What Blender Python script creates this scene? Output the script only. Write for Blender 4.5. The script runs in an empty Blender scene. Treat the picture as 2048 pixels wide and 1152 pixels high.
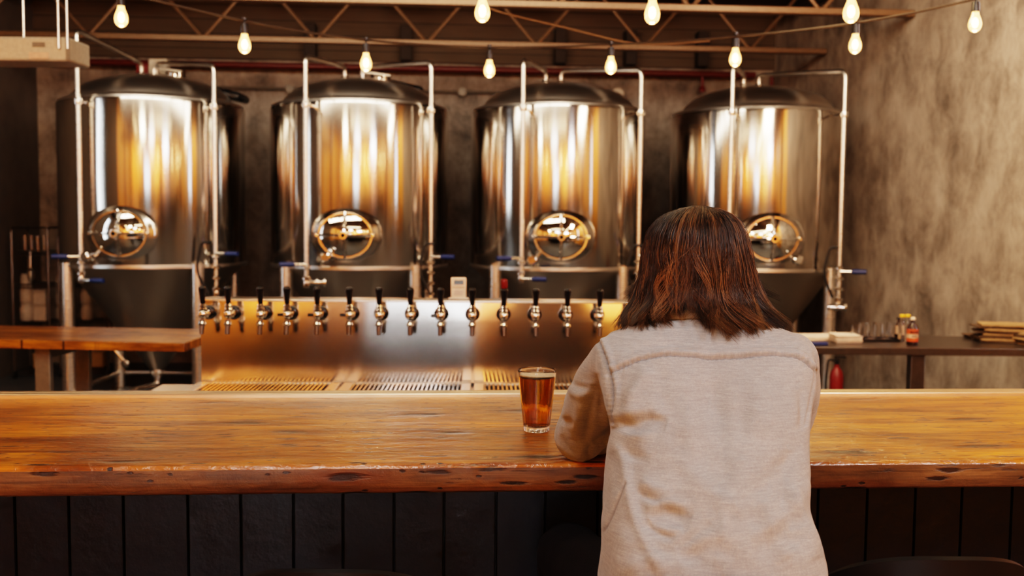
import bpy, math, random
import numpy as np
from mathutils import Vector, Matrix, Euler, noise as mnoise
random.seed(7); np.random.seed(7)
C = bpy.context.scene.collection
R = math.radians
PI = math.pi
# ------------------------------------------------------------------ camera
CAMZ, FPX, PITCH, ROLL = 1.57, 2000.0, R(4.0), 0.0095
fw = Vector((0, math.cos(PITCH), -math.sin(PITCH)))
r0 = Vector((1, 0, 0)); u0 = Vector((0, math.sin(PITCH), math.cos(PITCH)))
rt = r0*math.cos(ROLL) + u0*math.sin(ROLL)
up = u0*math.cos(ROLL) - r0*math.sin(ROLL)
camd = bpy.data.cameras.new('camera'); cam = bpy.data.objects.new('camera', camd); C.objects.link(cam)
camd.sensor_width = 36; camd.lens = 36*FPX/2048; camd.clip_start = 0.05; camd.clip_end = 200
M = Matrix.Identity(4)
for i in range(3):
    M[i][0] = rt[i]; M[i][1] = up[i]; M[i][2] = -fw[i]
M[2][3] = CAMZ
cam.matrix_world = M
camd.dof.use_dof = True; camd.dof.focus_distance = 2.0; camd.dof.aperture_fstop = 4.2
bpy.context.scene.camera = cam
CP = Vector((0, 0, CAMZ))
def ray(px, py): return fw + rt*((px-1024)/FPX) - up*((py-576)/FPX)
def P(px, py, Y):            # world point at depth Y seen at a measured place of the photograph
    d = ray(px, py); return CP + d*(Y/d.y)
def Pz(px, py, z):
    d = ray(px, py); return CP + d*((z-CAMZ)/d.z)
RA = R(4.0)
def W(x, y, z=0): return Vector((x*math.cos(RA)-y*math.sin(RA), x*math.sin(RA)+y*math.cos(RA), z))
def Rm(v): return Vector((v[0]*math.cos(RA)+v[1]*math.sin(RA), -v[0]*math.sin(RA)+v[1]*math.cos(RA), v[2]))

# ------------------------------------------------------------------ materials
def mat(name):
    m = bpy.data.materials.new(name); m.use_nodes = True
    nt = m.node_tree; b = nt.nodes['Principled BSDF']
    return m, nt, b
def N(nt, t, **kw):
    n = nt.nodes.new(t)
    for k, v in kw.items():
        if k in n.inputs: n.inputs[k].default_value = v
        else: setattr(n, k, v)
    return n
def L(nt, a, b): nt.links.new(a, b)
def simple(name, col, rough=.5, metal=0, bump=0, bscale=40, **kw):
    m, nt, b = mat(name)
    b.inputs['Base Color'].default_value = (*col, 1); b.inputs['Roughness'].default_value = rough
    b.inputs['Metallic'].default_value = metal
    for k, v in kw.items(): b.inputs[k.replace('_', ' ')].default_value = v
    tc = N(nt, 'ShaderNodeTexCoord'); nz = N(nt, 'ShaderNodeTexNoise', Scale=bscale, Detail=4)
    L(nt, tc.outputs['Object'], nz.inputs['Vector'])
    mx = N(nt, 'ShaderNodeMix', data_type='RGBA', blend_type='MULTIPLY'); mx.inputs[0].default_value = .35
    mx.inputs[6].default_value = (*col, 1)
    rp = ramp(nt, [(0.3, (.55, .55, .55)), (0.7, (1.1, 1.1, 1.1))]); L(nt, nz.outputs['Fac'], rp.inputs[0]); L(nt, rp.outputs[0], mx.inputs[7])
    L(nt, mx.outputs[2], b.inputs['Base Color'])
    if bump:
        bp = N(nt, 'ShaderNodeBump', Strength=bump, Distance=.01); L(nt, nz.outputs['Fac'], bp.inputs['Height']); L(nt, bp.outputs[0], b.inputs['Normal'])
    return m
def ramp(nt, stops, interp='LINEAR'):
    r = nt.nodes.new('ShaderNodeValToRGB'); r.color_ramp.interpolation = interp
    e = r.color_ramp.elements
    while len(e) < len(stops): e.new(.5)
    for i, (p, c) in enumerate(stops): e[i].position = p; e[i].color = (*c, 1)
    return r
def math_(nt, op, a, b=None, clamp=False):
    n = nt.nodes.new('ShaderNodeMath'); n.operation = op; n.use_clamp = clamp
    for i, v in enumerate((a, b)):
        if v is None: continue
        if isinstance(v, (int, float)): n.inputs[i].default_value = v
        else: L(nt, v, n.inputs[i])
    return n.outputs[0]
def mixc(nt, fac, a, b, mode='MIX'):
    n = nt.nodes.new('ShaderNodeMix'); n.data_type = 'RGBA'; n.blend_type = mode
    for i, v in ((0, fac), (6, a), (7, b)):
        if isinstance(v, (int, float)): n.inputs[i].default_value = v
        elif isinstance(v, tuple): n.inputs[i].default_value = (*v, 1)
        else: L(nt, v, n.inputs[i])
    return n.outputs[2]
def mapped(nt, scale=(1, 1, 1), loc=(0, 0, 0), coord='Object'):
    tc = N(nt, 'ShaderNodeTexCoord'); mp = N(nt, 'ShaderNodeMapping'); mp.inputs['Scale'].default_value = scale; mp.inputs['Location'].default_value = loc
    L(nt, tc.outputs[coord], mp.inputs['Vector']); return mp.outputs[0]
def noise(nt, vec, scale, detail=5, rough=.55, dist=0):
    n = N(nt, 'ShaderNodeTexNoise', Scale=scale, Detail=detail, Roughness=rough, Distortion=dist); L(nt, vec, n.inputs['Vector']); return n.outputs['Fac']

AROT = 0.25
def m_steel(name, base=(.66, .62, .57), rough=.16, wav=.25, wscale=2.2, aniso=.0, arot=0, axis='Z', band=True):
    m, nt, b = mat(name)
    b.inputs['Metallic'].default_value = 1; b.inputs['Base Color'].default_value = (*base, 1)
    b.inputs['Anisotropic'].default_value = aniso
    v = mapped(nt, (1, 1, .35)); n1 = noise(nt, v, wscale, 2, .4)
    v2 = mapped(nt, (1, 1, 60)); n2 = noise(nt, v2, 6, 4)
    r = N(nt, 'ShaderNodeMapRange'); r.inputs['To Min'].default_value = rough*.75; r.inputs['To Max'].default_value = rough*1.3
    L(nt, n2, r.inputs['Value'])
    if band: L(nt, r.outputs[0], b.inputs['Roughness'])
    else: b.inputs['Roughness'].default_value = rough
    bp = N(nt, 'ShaderNodeBump', Strength=wav, Distance=.02); L(nt, n1, bp.inputs['Height']); L(nt, bp.outputs[0], b.inputs['Normal'])
    if aniso:
        tg = N(nt, 'ShaderNodeTangent'); tg.direction_type = 'RADIAL' if axis != 'UV' else 'UV_MAP'
        if axis != 'UV': tg.axis = axis
        b.inputs['Anisotropic Rotation'].default_value = arot; L(nt, tg.outputs[0], b.inputs['Tangent'])
    return m
def m_wood_bar(name, top=True):
    m, nt, b = mat(name)
    v = mapped(nt)
    sp = N(nt, 'ShaderNodeSeparateXYZ'); L(nt, v, sp.inputs[0])
    wob = noise(nt, mapped(nt, (1.2, 1, 1)), 1.5, 2)
    yy = math_(nt, 'ADD', sp.outputs['Y'], math_(nt, 'MULTIPLY', wob, .012))
    idx = math_(nt, 'FLOOR', math_(nt, 'MULTIPLY', yy, 7.7))
    wn = N(nt, 'ShaderNodeTexWhiteNoise', noise_dimensions='1D'); L(nt, idx, wn.inputs['W'])
    cmb = N(nt, 'ShaderNodeCombineXYZ')
    L(nt, math_(nt, 'ADD', sp.outputs['X'], math_(nt, 'MULTIPLY', wn.outputs['Value'], 37)), cmb.inputs['X']); L(nt, math_(nt, 'MULTIPLY', sp.outputs['Y'], 9), cmb.inputs['Y']); L(nt, math_(nt, 'MULTIPLY', sp.outputs['Z'], 9), cmb.inputs['Z'])
    vec = cmb.outputs[0]
    g1 = noise(nt, vec, 1.5, 6, .62, 1.2); g2 = noise(nt, vec, 8, 6, .7, .5)
    st = N(nt, 'ShaderNodeMapping'); st.inputs['Scale'].default_value = (.25, 3, 3); L(nt, vec, st.inputs[0]); g3 = noise(nt, st.outputs[0], 9, 4, .7)
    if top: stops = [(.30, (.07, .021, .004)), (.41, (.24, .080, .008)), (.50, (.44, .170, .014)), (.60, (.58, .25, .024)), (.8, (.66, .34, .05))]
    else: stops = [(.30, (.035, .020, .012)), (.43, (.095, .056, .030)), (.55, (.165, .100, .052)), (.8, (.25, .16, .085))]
    rp = ramp(nt, stops); L(nt, math_(nt, 'ADD', math_(nt, 'MULTIPLY', g1, .62), math_(nt, 'MULTIPLY', g3, .38)), rp.inputs[0])
    col = mixc(nt, .5, rp.outputs[0], ramp_out(nt, g2, [(.38, (.25, .18, .13)), (.56, (1.12, 1.1, 1.05))]), 'MULTIPLY')
    cl_ = noise(nt, mapped(nt, (.9, 3.2, 3.2), (2, 3, 0)), 2.0, 4, .6, .5)
    col = mixc(nt, .85, col, ramp_out(nt, cl_, [(.36, (.42, .34, .28)), (.52, (1, 1, 1)), (.66, (1.35, 1.25, 1.1))]), 'MULTIPLY')
    bt = ramp_out(nt, wn.outputs['Value'], [(0, (.78, .72, .66)), (1, (1.15, 1.12, 1.05))])
    col = mixc(nt, .8, col, bt, 'MULTIPLY')
    # seams between boards
    fr = math_(nt, 'FRACT', math_(nt, 'MULTIPLY', yy, 7.7)); seam = math_(nt, 'LESS_THAN', fr, .022)
    if top: col = mixc(nt, math_(nt, 'MULTIPLY', seam, .55), col, (.05, .018, .006))
    # knots, dashes and gouges, laid out in the plane of the board
    pl2 = N(nt, 'ShaderNodeCombineXYZ'); L(nt, sp.outputs['X'], pl2.inputs['X']); L(nt, sp.outputs['Y'] if top else sp.outputs['Z'], pl2.inputs['Y'])
    def m2(sc, lo=(0, 0, 0)):
        q_ = N(nt, 'ShaderNodeMapping'); q_.inputs['Scale'].default_value = sc; q_.inputs['Location'].default_value = lo; L(nt, pl2.outputs[0], q_.inputs[0]); return q_.outputs[0]
    def vor(vec_, sc, wamt, wsc):
        vo = N(nt, 'ShaderNodeTexVoronoi', voronoi_dimensions='2D', Scale=sc); L(nt, vec_, vo.inputs['Vector'])
        sx_ = N(nt, 'ShaderNodeSeparateColor'); L(nt, vo.outputs['Color'], sx_.inputs[0])
        return math_(nt, 'ADD', vo.outputs['Distance'], math_(nt, 'MULTIPLY', math_(nt, 'SUBTRACT', noise(nt, vec_, wsc, 4, .65), .5), wamt)), sx_.outputs[0]
    kd, kr = vor(m2((1.0, 4.2, 1) if top else (1.6, 9, 1), (.3, .15, 0)), 1.7, .34, 3.2)
    ks = math_(nt, 'GREATER_THAN', kr, .38)
    kf = math_(nt, 'MULTIPLY', ks, ramp_out(nt, kd, [(.05, (1, 1, 1)), (.12, (0, 0, 0))]))
    halo = math_(nt, 'MULTIPLY', ks, ramp_out(nt, kd, [(.06, (.9, .9, .9)), (.40, (0, 0, 0))]))
    col = mixc(nt, halo, col, mixc(nt, .8, col, (.10, .028, .006)))
    dd, dr2 = vor(m2((6.5, 34, 1), (1, 2, 0)), 1.0, .55, 2.6)
    df = math_(nt, 'MULTIPLY', math_(nt, 'GREATER_THAN', dr2, .72 if top else .58), ramp_out(nt, dd, [(.10, (1, 1, 1)), (.20, (0, 0, 0))]))
    d3, dr3 = vor(m2((26, 60, 1), (4, 2, 0)), 1.0, .5, 2)
    d3f = math_(nt, 'MULTIPLY', math_(nt, 'GREATER_THAN', dr3, .88), ramp_out(nt, d3, [(.10, (1, 1, 1)), (.2, (0, 0, 0))]))
    cr = noise(nt, m2((3.2, 30, 1), (3, 1, 0)), 2.2, 5, .68, .6)
    cf = ramp_out(nt, cr, [(.62, (0, 0, 0)), (.68, (.9, .9, .9))])
    cf = math_(nt, 'MULTIPLY', cf, .75)
    marks = math_(nt, 'MAXIMUM', math_(nt, 'MAXIMUM', kf, df), math_(nt, 'MAXIMUM', cf, d3f))
    col = mixc(nt, marks, col, (.016, .007, .004))
    L(nt, col, b.inputs['Base Color'])
    # hand scraped varnish
    h = noise(nt, mapped(nt, (1, 2.2, 1)), 28, 5, .62, .6)
    h2 = noise(nt, mapped(nt, (1, 3, 1)), 7, 3, .5)
    hs = math_(nt, 'ADD', math_(nt, 'MULTIPLY', h, .55), math_(nt, 'MULTIPLY', h2, .8))
    hs = math_(nt, 'SUBTRACT', hs, math_(nt, 'MULTIPLY', marks, .6))
    bp = N(nt, 'ShaderNodeBump', Strength=.9 if top else .5, Distance=.007); L(nt, hs, bp.inputs['Height']); L(nt, bp.outputs[0], b.inputs['Normal'])
    if top: L(nt, bp.outputs[0], b.inputs['Coat Normal'])
    b.inputs['Roughness'].default_value = .33 if top else .5
    b.inputs['Coat Weight'].default_value = .65 if top else .12; b.inputs['Coat Roughness'].default_value = .10 if top else .3
    b.inputs['Specular IOR Level'].default_value = .4
    return m
def ramp_out(nt, fac, stops):
    r = ramp(nt, stops); L(nt, fac, r.inputs[0]); return r.outputs[0]
def m_concrete(name, warm=1.0, dark=1.0):
    m, nt, b = mat(name)
    v = mapped(nt, (1, 1, .85))
    a = noise(nt, v, 1.3, 6, .6, .3); c = noise(nt, v, 4.0, 8, .72, .35); d = noise(nt, mapped(nt, (2.6, 2.6, .8)), 2.2, 6, .7, .4)
    f = math_(nt, 'ADD', math_(nt, 'MULTIPLY', a, .4), math_(nt, 'ADD', math_(nt, 'MULTIPLY', c, .42), math_(nt, 'MULTIPLY', d, .18)))
    k = dark
    col = ramp_out(nt, f, [(.37, (.085*k, .072*k, .062*k)), (.45, (.235*k, .20*k, .172*k)), (.53, (.385*k, .332*k, .288*k)), (.64, (.54*k, .48*k, .425*k))])
    w = N(nt, 'ShaderNodeTexVoronoi', Scale=2.3, feature='SMOOTH_F1'); L(nt, mapped(nt, (1, 1, .8), (2, 5, 1)), w.inputs['Vector'])
    col = mixc(nt, .35, col, ramp_out(nt, math_(nt, 'ADD', w.outputs['Distance'], math_(nt, 'MULTIPLY', c, .7)), [(.45, (.55, .52, .5)), (.8, (1.1, 1.08, 1.05))]), 'MULTIPLY')
    L(nt, col, b.inputs['Base Color'])
    fine = noise(nt, v, 38, 5, .7)
    hh = math_(nt, 'ADD', math_(nt, 'MULTIPLY', c, 1.0), math_(nt, 'MULTIPLY', fine, .15))
    bp = N(nt, 'ShaderNodeBump', Strength=.35, Distance=.03); L(nt, hh, bp.inputs['Height']); L(nt, bp.outputs[0], b.inputs['Normal'])
    b.inputs['Roughness'].default_value = .62
    return m
def m_planks(name, cols, axis='X', width=.14, rough=.6, coord='Object'):
    m, nt, b = mat(name)
    v = mapped(nt, coord=coord); sp = N(nt, 'ShaderNodeSeparateXYZ'); L(nt, v, sp.inputs[0])
    s = math_(nt, 'MULTIPLY', sp.outputs[axis], 1/width); idx = math_(nt, 'FLOOR', s); fr = math_(nt, 'FRACT', s)
    wn = N(nt, 'ShaderNodeTexWhiteNoise', noise_dimensions='1D'); L(nt, idx, wn.inputs['W'])
    sc = {'X': (12, 12, 1), 'Y': (1, 12, 12), 'Z': (1, 1, 14)}[axis]
    g = noise(nt, mapped(nt, sc), 2, 5, .65, .3)
    f = math_(nt, 'ADD', math_(nt, 'MULTIPLY', wn.outputs['Value'], .5), math_(nt, 'MULTIPLY', g, .5))
    col = ramp_out(nt, f, [(.15, cols[0]), (.5, cols[1]), (.85, cols[2])])
    col = mixc(nt, math_(nt, 'LESS_THAN', fr, .05), col, tuple(c*.15 for c in cols[0]))
    L(nt, col, b.inputs['Base Color']); b.inputs['Roughness'].default_value = rough
    return m
def m_panels(name, axis):
    m, nt, b = mat(name); sp = N(nt, 'ShaderNodeSeparateXYZ'); L(nt, mapped(nt), sp.inputs[0]); x = sp.outputs[axis]
    def wn(w, o):
        n = N(nt, 'ShaderNodeTexWhiteNoise', noise_dimensions='1D'); L(nt, math_(nt, 'FLOOR', math_(nt, 'ADD', math_(nt, 'MULTIPLY', x, 1/w), o)), n.inputs['W']); return n.outputs['Value']
    f = math_(nt, 'ADD', math_(nt, 'MULTIPLY', wn(.62, .3), .62), math_(nt, 'MULTIPLY', wn(.155, .1), .38))
    col = ramp_out(nt, f, [(.20, (.04, .018, .006)), (.34, (.62, .25, .045)), (.50, (.92, .44, .10)), (.70, (.60, .27, .07)), (.86, (.97, .56, .18))])
    g = noise(nt, mapped(nt, (9, 9, .8)), 2, 4, .6); col = mixc(nt, .35, col, ramp_out(nt, g, [(.3, (.6, .6, .6)), (.7, (1.15, 1.15, 1.15))]), 'MULTIPLY')
    L(nt, col, b.inputs['Base Color']); b.inputs['Roughness'].default_value = .55; return m
def m_linen(name):
    m, nt, b = mat(name)
    v1 = mapped(nt, (1, 1, .06)); v2 = mapped(nt, (.06, .06, 1))
    a = noise(nt, v1, 900, 3, .6); c = noise(nt, v2, 900, 3, .6); l = noise(nt, mapped(nt), 9, 4, .6)
    a2 = noise(nt, mapped(nt, (1, 1, .05)), 260, 2, .6); c2 = noise(nt, mapped(nt, (.05, .05, 1)), 260, 2, .6)
    wv = math_(nt, 'ADD', math_(nt, 'MULTIPLY', math_(nt, 'ADD', a, c), .68), math_(nt, 'MULTIPLY', math_(nt, 'ADD', a2, c2), .32))
    f = math_(nt, 'ADD', math_(nt, 'MULTIPLY', wv, .5), math_(nt, 'MULTIPLY', l, .12))
    col = ramp_out(nt, f, [(.40, (.185, .215, .232)), (.56, (.280, .318, .340)), (.72, (.405, .452, .48))])
    an = N(nt, 'ShaderNodeAttribute', attribute_name='seam'); col = mixc(nt, math_(nt, 'MULTIPLY', an.outputs['Fac'], .6), col, (.10, .10, .11))  # crease shade painted into the linen colour along the seams
    L(nt, col, b.inputs['Base Color']); b.inputs['Roughness'].default_value = .85
    b.inputs['Sheen Weight'].default_value = .25; b.inputs['Sheen Roughness'].default_value = .5
    bp = N(nt, 'ShaderNodeBump', Strength=.22, Distance=.0012); L(nt, wv, bp.inputs['Height']); L(nt, bp.outputs[0], b.inputs['Normal'])
    return m
def m_glass(name, col=(1, 1, 1), rough=0., ior=1.45):
    m, nt, b = mat(name)
    b.inputs['Base Color'].default_value = (*col, 1); b.inputs['Transmission Weight'].default_value = 1
    b.inputs['Roughness'].default_value = rough; b.inputs['IOR'].default_value = ior
    return m
def m_emit(name, col, s):
    m, nt, b = mat(name)
    b.inputs['Base Color'].default_value = (*col, 1); b.inputs['Emission Color'].default_value = (*col, 1); b.inputs['Emission Strength'].default_value = s
    return m
def m_bulbglass(name):
    m = bpy.data.materials.new(name); m.use_nodes = True; nt = m.node_tree; nt.nodes.clear()
    o = N(nt, 'ShaderNodeOutputMaterial'); t = N(nt, 'ShaderNodeBsdfTransparent'); e = N(nt, 'ShaderNodeEmission'); g = N(nt, 'ShaderNodeBsdfGlossy'); g.inputs['Roughness'].default_value = .05
    t.inputs[0].default_value = (1, .9, .75, 1); e.inputs[0].default_value = (1, .47, .13, 1); e.inputs[1].default_value = 4.5
    lw = N(nt, 'ShaderNodeLayerWeight', Blend=.35)
    ad = N(nt, 'ShaderNodeAddShader'); mx = N(nt, 'ShaderNodeMixShader')
    L(nt, math_(nt, 'MULTIPLY', lw.outputs['Fresnel'], .5), mx.inputs[0]); L(nt, t.outputs[0], mx.inputs[1]); L(nt, g.outputs[0], mx.inputs[2])
    L(nt, mx.outputs[0], ad.inputs[0]); L(nt, e.outputs[0], ad.inputs[1]); L(nt, ad.outputs[0], o.inputs[0])
    return m

MT = {}
MT['tank'] = m_steel('brushed_tank_steel', rough=.14, wav=.18, wscale=1.8, aniso=.90, arot=AROT, band=False)
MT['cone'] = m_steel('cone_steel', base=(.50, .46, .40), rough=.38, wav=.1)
MT['dome'] = m_steel('dome_steel', base=(.70, .67, .63), rough=.32, wav=.1)
MT['mirror'] = m_steel('polished_steel', base=(.8, .77, .72), rough=.04, wav=.15, wscale=6)
MT['pipe'] = m_steel('pipe_steel', base=(.82, .77, .70), rough=.28, wav=.02)
MT['plate'] = m_steel('backsplash_steel', base=(.74, .70, .65), rough=.30, wav=.35, wscale=3.0, band=False)
MT['splash'] = m_steel('brushed_backsplash_steel', base=(.74, .70, .65), rough=.15, wav=.3, wscale=2.2, aniso=.85, arot=AROT, axis='UV', band=False)
MT['chrome'] = m_steel('chrome', base=(.85, .82, .78), rough=.08, wav=.05)
MT['dark_steel'] = simple('dark_counter_steel', (.10, .085, .075), .32, .7)
MT['black'] = simple('black_plastic', (.012, .012, .014), .25)
MT['rubber'] = simple('black_rubber', (.015, .014, .014), .6)
MT['blue'] = simple('blue_grip', (.015, .035, .16), .4)
MT['bar_top'] = m_wood_bar('varnished_bar_wood', True)
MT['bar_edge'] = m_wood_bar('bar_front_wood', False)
MT['trim'] = simple('warm_trim_metal', (.80, .62, .42), .34, .85, bscale=8)
MT['black_paint'] = simple('black_painted_board', (.004, .0055, .0095), .42, 0, .25, 22, Specular_IOR_Level=.2)
MT['concrete'] = m_concrete('mottled_concrete')
MT['concrete_back'] = m_concrete('shaded_concrete', dark=.9)
MT['plaster'] = simple('grey_painted_wall', (.16, .135, .115), .8, 0, .1, 6)
MT['floor'] = simple('dark_concrete_floor', (.10, .105, .115), .45, 0, .1, 3)
MT['deck'] = m_planks('dark_roof_deck', [(.06, .036, .020), (.12, .074, .043), (.22, .14, .08)], 'Y', .19, .75)
MT['header'] = m_planks('dark_header_planks', [(.07, .048, .030), (.12, .082, .052), (.19, .13, .08)], 'Z', .15, .75)
MT['wood_wall'] = m_panels('panelled_board_wall', 'X')
MT['wood_wall_y'] = m_panels('panelled_board_side_wall', 'Y')
MT['truss'] = simple('brown_painted_steel', (.19, .115, .065), .42, .3)
MT['joist'] = simple('dark_timber', (.035, .022, .014), .7)
MT['red_pipe'] = simple('red_painted_pipe', (.14, .016, .010), .4)
MT['red'] = simple('red_enamel', (.20, .010, .008), .4)
MT['galv'] = simple('galvanised_sheet', (.55, .50, .41), .5, .25, .2, 45)
MT['galv_dark'] = simple('galvanised_dull', (.22, .20, .17), .5, .5)
MT['table_wood'] = m_wood_bar('table_wood', True)
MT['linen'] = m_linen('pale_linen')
MT['denim'] = simple('black_denim', (.005, .005, .007), .85, 0, .3, 400, Specular_IOR_Level=.2)
MT['skin'] = simple('skin', (.55, .30, .20), .5, Subsurface_Weight=.1)
MT['glass'] = m_glass('clear_glass')
MT['beer'] = m_glass('amber_beer', (.88, .27, .014), .02, 1.34); MT['beer'].node_tree.nodes['Principled BSDF'].inputs['Transmission Weight'].default_value = .72
MT['foam'] = simple('beer_foam', (.85, .66, .45), .7, 0, .3, 300)
MT['bulb'] = m_bulbglass('bulb_glass')
MT['filament'] = m_emit('glowing_filament', (1, .60, .24), 55)
MT['white'] = simple('white_plastic', (.80, .74, .66), .5)
MT['cream'] = simple('cream_plastic', (.95, .82, .66), .5)
MT['lcd'] = simple('green_display', (.045, .06, .04), .3)
MT['paper'] = simple('paper', (.86, .72, .62), .8)
MT['yellow'] = simple('yellow_plastic', (.85, .50, .02), .4)
MT['brown_glass'] = simple('dark_sauce_glass', (.03, .010, .006), .1)
MT['label_red'] = simple('orange_red_label', (.62, .10, .02), .5)
MT['label_pale'] = simple('pale_label', (.70, .48, .36), .5)
MT['sack'] = simple('folded_burlap', (.40, .26, .13), .95, 0, .8, 60)
MT['sack_dark'] = simple('dark_striped_cloth', (.09, .055, .032), .95, 0, .8, 60)
MT['tan'] = simple('tan_box', (.42, .24, .09), .7)
MT['tub'] = simple('offwhite_tub', (.50, .42, .36), .6)
MT['stool'] = simple('black_stool_metal', (.004, .004, .004), .5, Specular_IOR_Level=.2)
MT['shoe'] = simple('brown_leather', (.06, .03, .018), .5)
MT['outlet_dark'] = simple('dark_bore', (.004, .004, .004), .8)

# ------------------------------------------------------------------ mesh helpers
class MB:
    def __init__(s): s.v = []; s.f = []
    def add(s, vs, fs):
        o = len(s.v); s.v += [tuple(v) for v in vs]; s.f += [tuple(i+o for i in f) for f in fs]; return s
    def box(s, c, size, rz=0, rot=None):
        hx, hy, hz = size[0]/2, size[1]/2, size[2]/2
        m = rot if rot is not None else Matrix.Rotation(rz, 3, 'Z'); c = Vector(c)
        vs = [c + m @ Vector((x, y, z)) for x in (-hx, hx) for y in (-hy, hy) for z in (-hz, hz)]
        return s.add(vs, [(0, 1, 3, 2), (4, 6, 7, 5), (0, 4, 5, 1), (2, 3, 7, 6), (0, 2, 6, 4), (1, 5, 7, 3)])
    def lathe(s, prof, c=(0, 0, 0), axis=(0, 0, 1), n=32, sx=1, sy=1, close=True):
        c = Vector(c); q = Vector((0, 0, 1)).rotation_difference(Vector(axis).normalized()).to_matrix()
        o = len(s.v); k = len(prof)
        for (r, z) in prof:
            for i in range(n):
                a = 2*PI*i/n
                s.v.append(tuple(c + q @ Vector((r*sx*math.cos(a), r*sy*math.sin(a), z))))
        for j in range(k-1):
            for i in range(n):
                a, b = o+j*n+i, o+j*n+(i+1) % n
                s.f.append((a, b, b+n, a+n))
        if close:
            if prof[0][0] > 1e-6: s.f.append(tuple(o+i for i in reversed(range(n))))
            if prof[-1][0] > 1e-6: s.f.append(tuple(o+(k-1)*n+i for i in range(n)))
        return s
    def cyl(s, a, b, r, r2=None, n=16):
        a, b = Vector(a), Vector(b); h = (b-a).length
        return s.lathe([(r, 0), (r if r2 is None else r2, h)], a, b-a, n)
    def tube(s, pts, r, n=10, caps=True, closed=False):
        pts = [Vector(p) for p in pts]; k = len(pts); o = len(s.v)
        rs = r if isinstance(r, (list, tuple)) else [r]*k
        t0 = (pts[1]-pts[0]).normalized(); ref = Vector((0, 0, 1)) if abs(t0.z) < .9 else Vector((1, 0, 0))
        u = t0.cross(ref).normalized()
        for i, p in enumerate(pts):
            if closed: t = (pts[(i+1) % k]-pts[i-1]).normalized()
            else: t = (pts[min(i+1, k-1)]-pts[max(i-1, 0)]).normalized()
            u = (u - t*u.dot(t)).normalized(); w = t.cross(u)
            for j in range(n):
                a = 2*PI*j/n; s.v.append(tuple(p + (u*math.cos(a)+w*math.sin(a))*rs[i]))
        for i in range(k if closed else k-1):
            for j in range(n):
                a = o+i*n+j; b = o+i*n+(j+1) % n; i2 = (i+1) % k
                c2 = o+i2*n+(j+1) % n; d = o+i2*n+j
                s.f.append((a, b, c2, d))
        if caps and not closed:
            s.f.append(tuple(o+j for j in reversed(range(n)))); s.f.append(tuple(o+(k-1)*n+j for j in range(n)))
        return s
    def sphere(s, c, r, n=16, sx=1, sy=1, sz=1):
        pr = [(max(r*math.sin(PI*i/n), 0), -r*math.cos(PI*i/n)*sz) for i in range(n+1)]
        pr[0] = (1e-7, pr[0][1]); pr[-1] = (1e-7, pr[-1][1])
        return s.lathe(pr, c, n=n*2, sx=sx, sy=sy, close=False)
    def cone(s, a, b, ra, rb, n=20):       # capsule with taper, for figures
        a, b = Vector(a), Vector(b); h = (b-a).length; pr = []
        for i in range(7): t = PI/2*i/6; pr.append((max(ra*math.sin(t), 1e-5), -ra*math.cos(t)))
        for i in range(7): t = PI/2*(1-i/6); pr.append((max(rb*math.sin(t), 1e-5), h+rb*math.cos(t)))
        return s.lathe(pr, a, b-a, n)
    def rings(s, rings, cap=True):
        o = len(s.v); n = len(rings[0])
        for rg in rings: s.v += [tuple(p) for p in rg]
        for j in range(len(rings)-1):
            for i in range(n):
                a, b = o+j*n+i, o+j*n+(i+1) % n
                s.f.append((a, b, b+n, a+n))
        if cap:
            s.f.append(tuple(o+i for i in reversed(range(n)))); s.f.append(tuple(o+(len(rings)-1)*n+i for i in range(n)))
        return s
    def mesh(s, name, smooth=True, ang=35):
        me = bpy.data.meshes.new(name); me.from_pydata(s.v, [], s.f); me.validate()
        if smooth:
            me.polygons.foreach_set('use_smooth', [True]*len(me.polygons)); me.set_sharp_from_angle(angle=R(ang))
        me.update(); return me
    def build(s, name, m, parent=None, bevel=0, loc=None, rz=None, smooth=True, ang=35):
        me = s.mesh(name, smooth, ang); me.materials.append(m)
        o = bpy.data.objects.new(name, me); C.objects.link(o)
        if parent: o.parent = parent
        if loc is not None: o.location = loc
        if rz is not None: o.rotation_euler.z = rz
        if bevel:
            b = o.modifiers.new('bevel', 'BEVEL'); b.width = bevel; b.segments = 2; b.limit_method = 'ANGLE'; b.angle_limit = R(40)
        return o
def bend(pts, r=.05, n=5):               # rounds the corners of a path
    pts = [Vector(p) for p in pts]; out = [pts[0]]
    for i in range(1, len(pts)-1):
        a, b, c = pts[i-1], pts[i], pts[i+1]
        k = min(r, (a-b).length*.45, (c-b).length*.45)
        p, q = b+(a-b).normalized()*k, b+(c-b).normalized()*k
        for j in range(n+1):
            t = j/n; out.append(p*(1-t)**2 + b*2*t*(1-t) + q*t*t)
    out.append(pts[-1]); return out
def tag(o, label, cat, group=None):
    o['label'] = label; o['category'] = cat
    if group: o['group'] = group
    return o
def thing(name, label, cat, loc=(0, 0, 0), rz=0, group=None):
    o = bpy.data.objects.new(name, None); C.objects.link(o); o.location = loc; o.rotation_euler.z = rz
    o.empty_display_size = .05
    return tag(o, label, cat, group)
def struct(o): o['kind'] = 'structure'; return o
def dup(root, loc, rz=None, label=None, group=None):
    r = root.copy(); C.objects.link(r); r.location = loc
    if rz is not None: r.rotation_euler.z = rz
    if label: r['label'] = label
    if group: r['group'] = group
    for ch in list(root.children):
        c = ch.copy(); C.objects.link(c); c.parent = r
        for g in list(ch.children):
            d = g.copy(); C.objects.link(d); d.parent = c
    return r
def evaluated(o):
    dg = bpy.context.evaluated_depsgraph_get(); return bpy.data.meshes.new_from_object(o.evaluated_get(dg))
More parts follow.
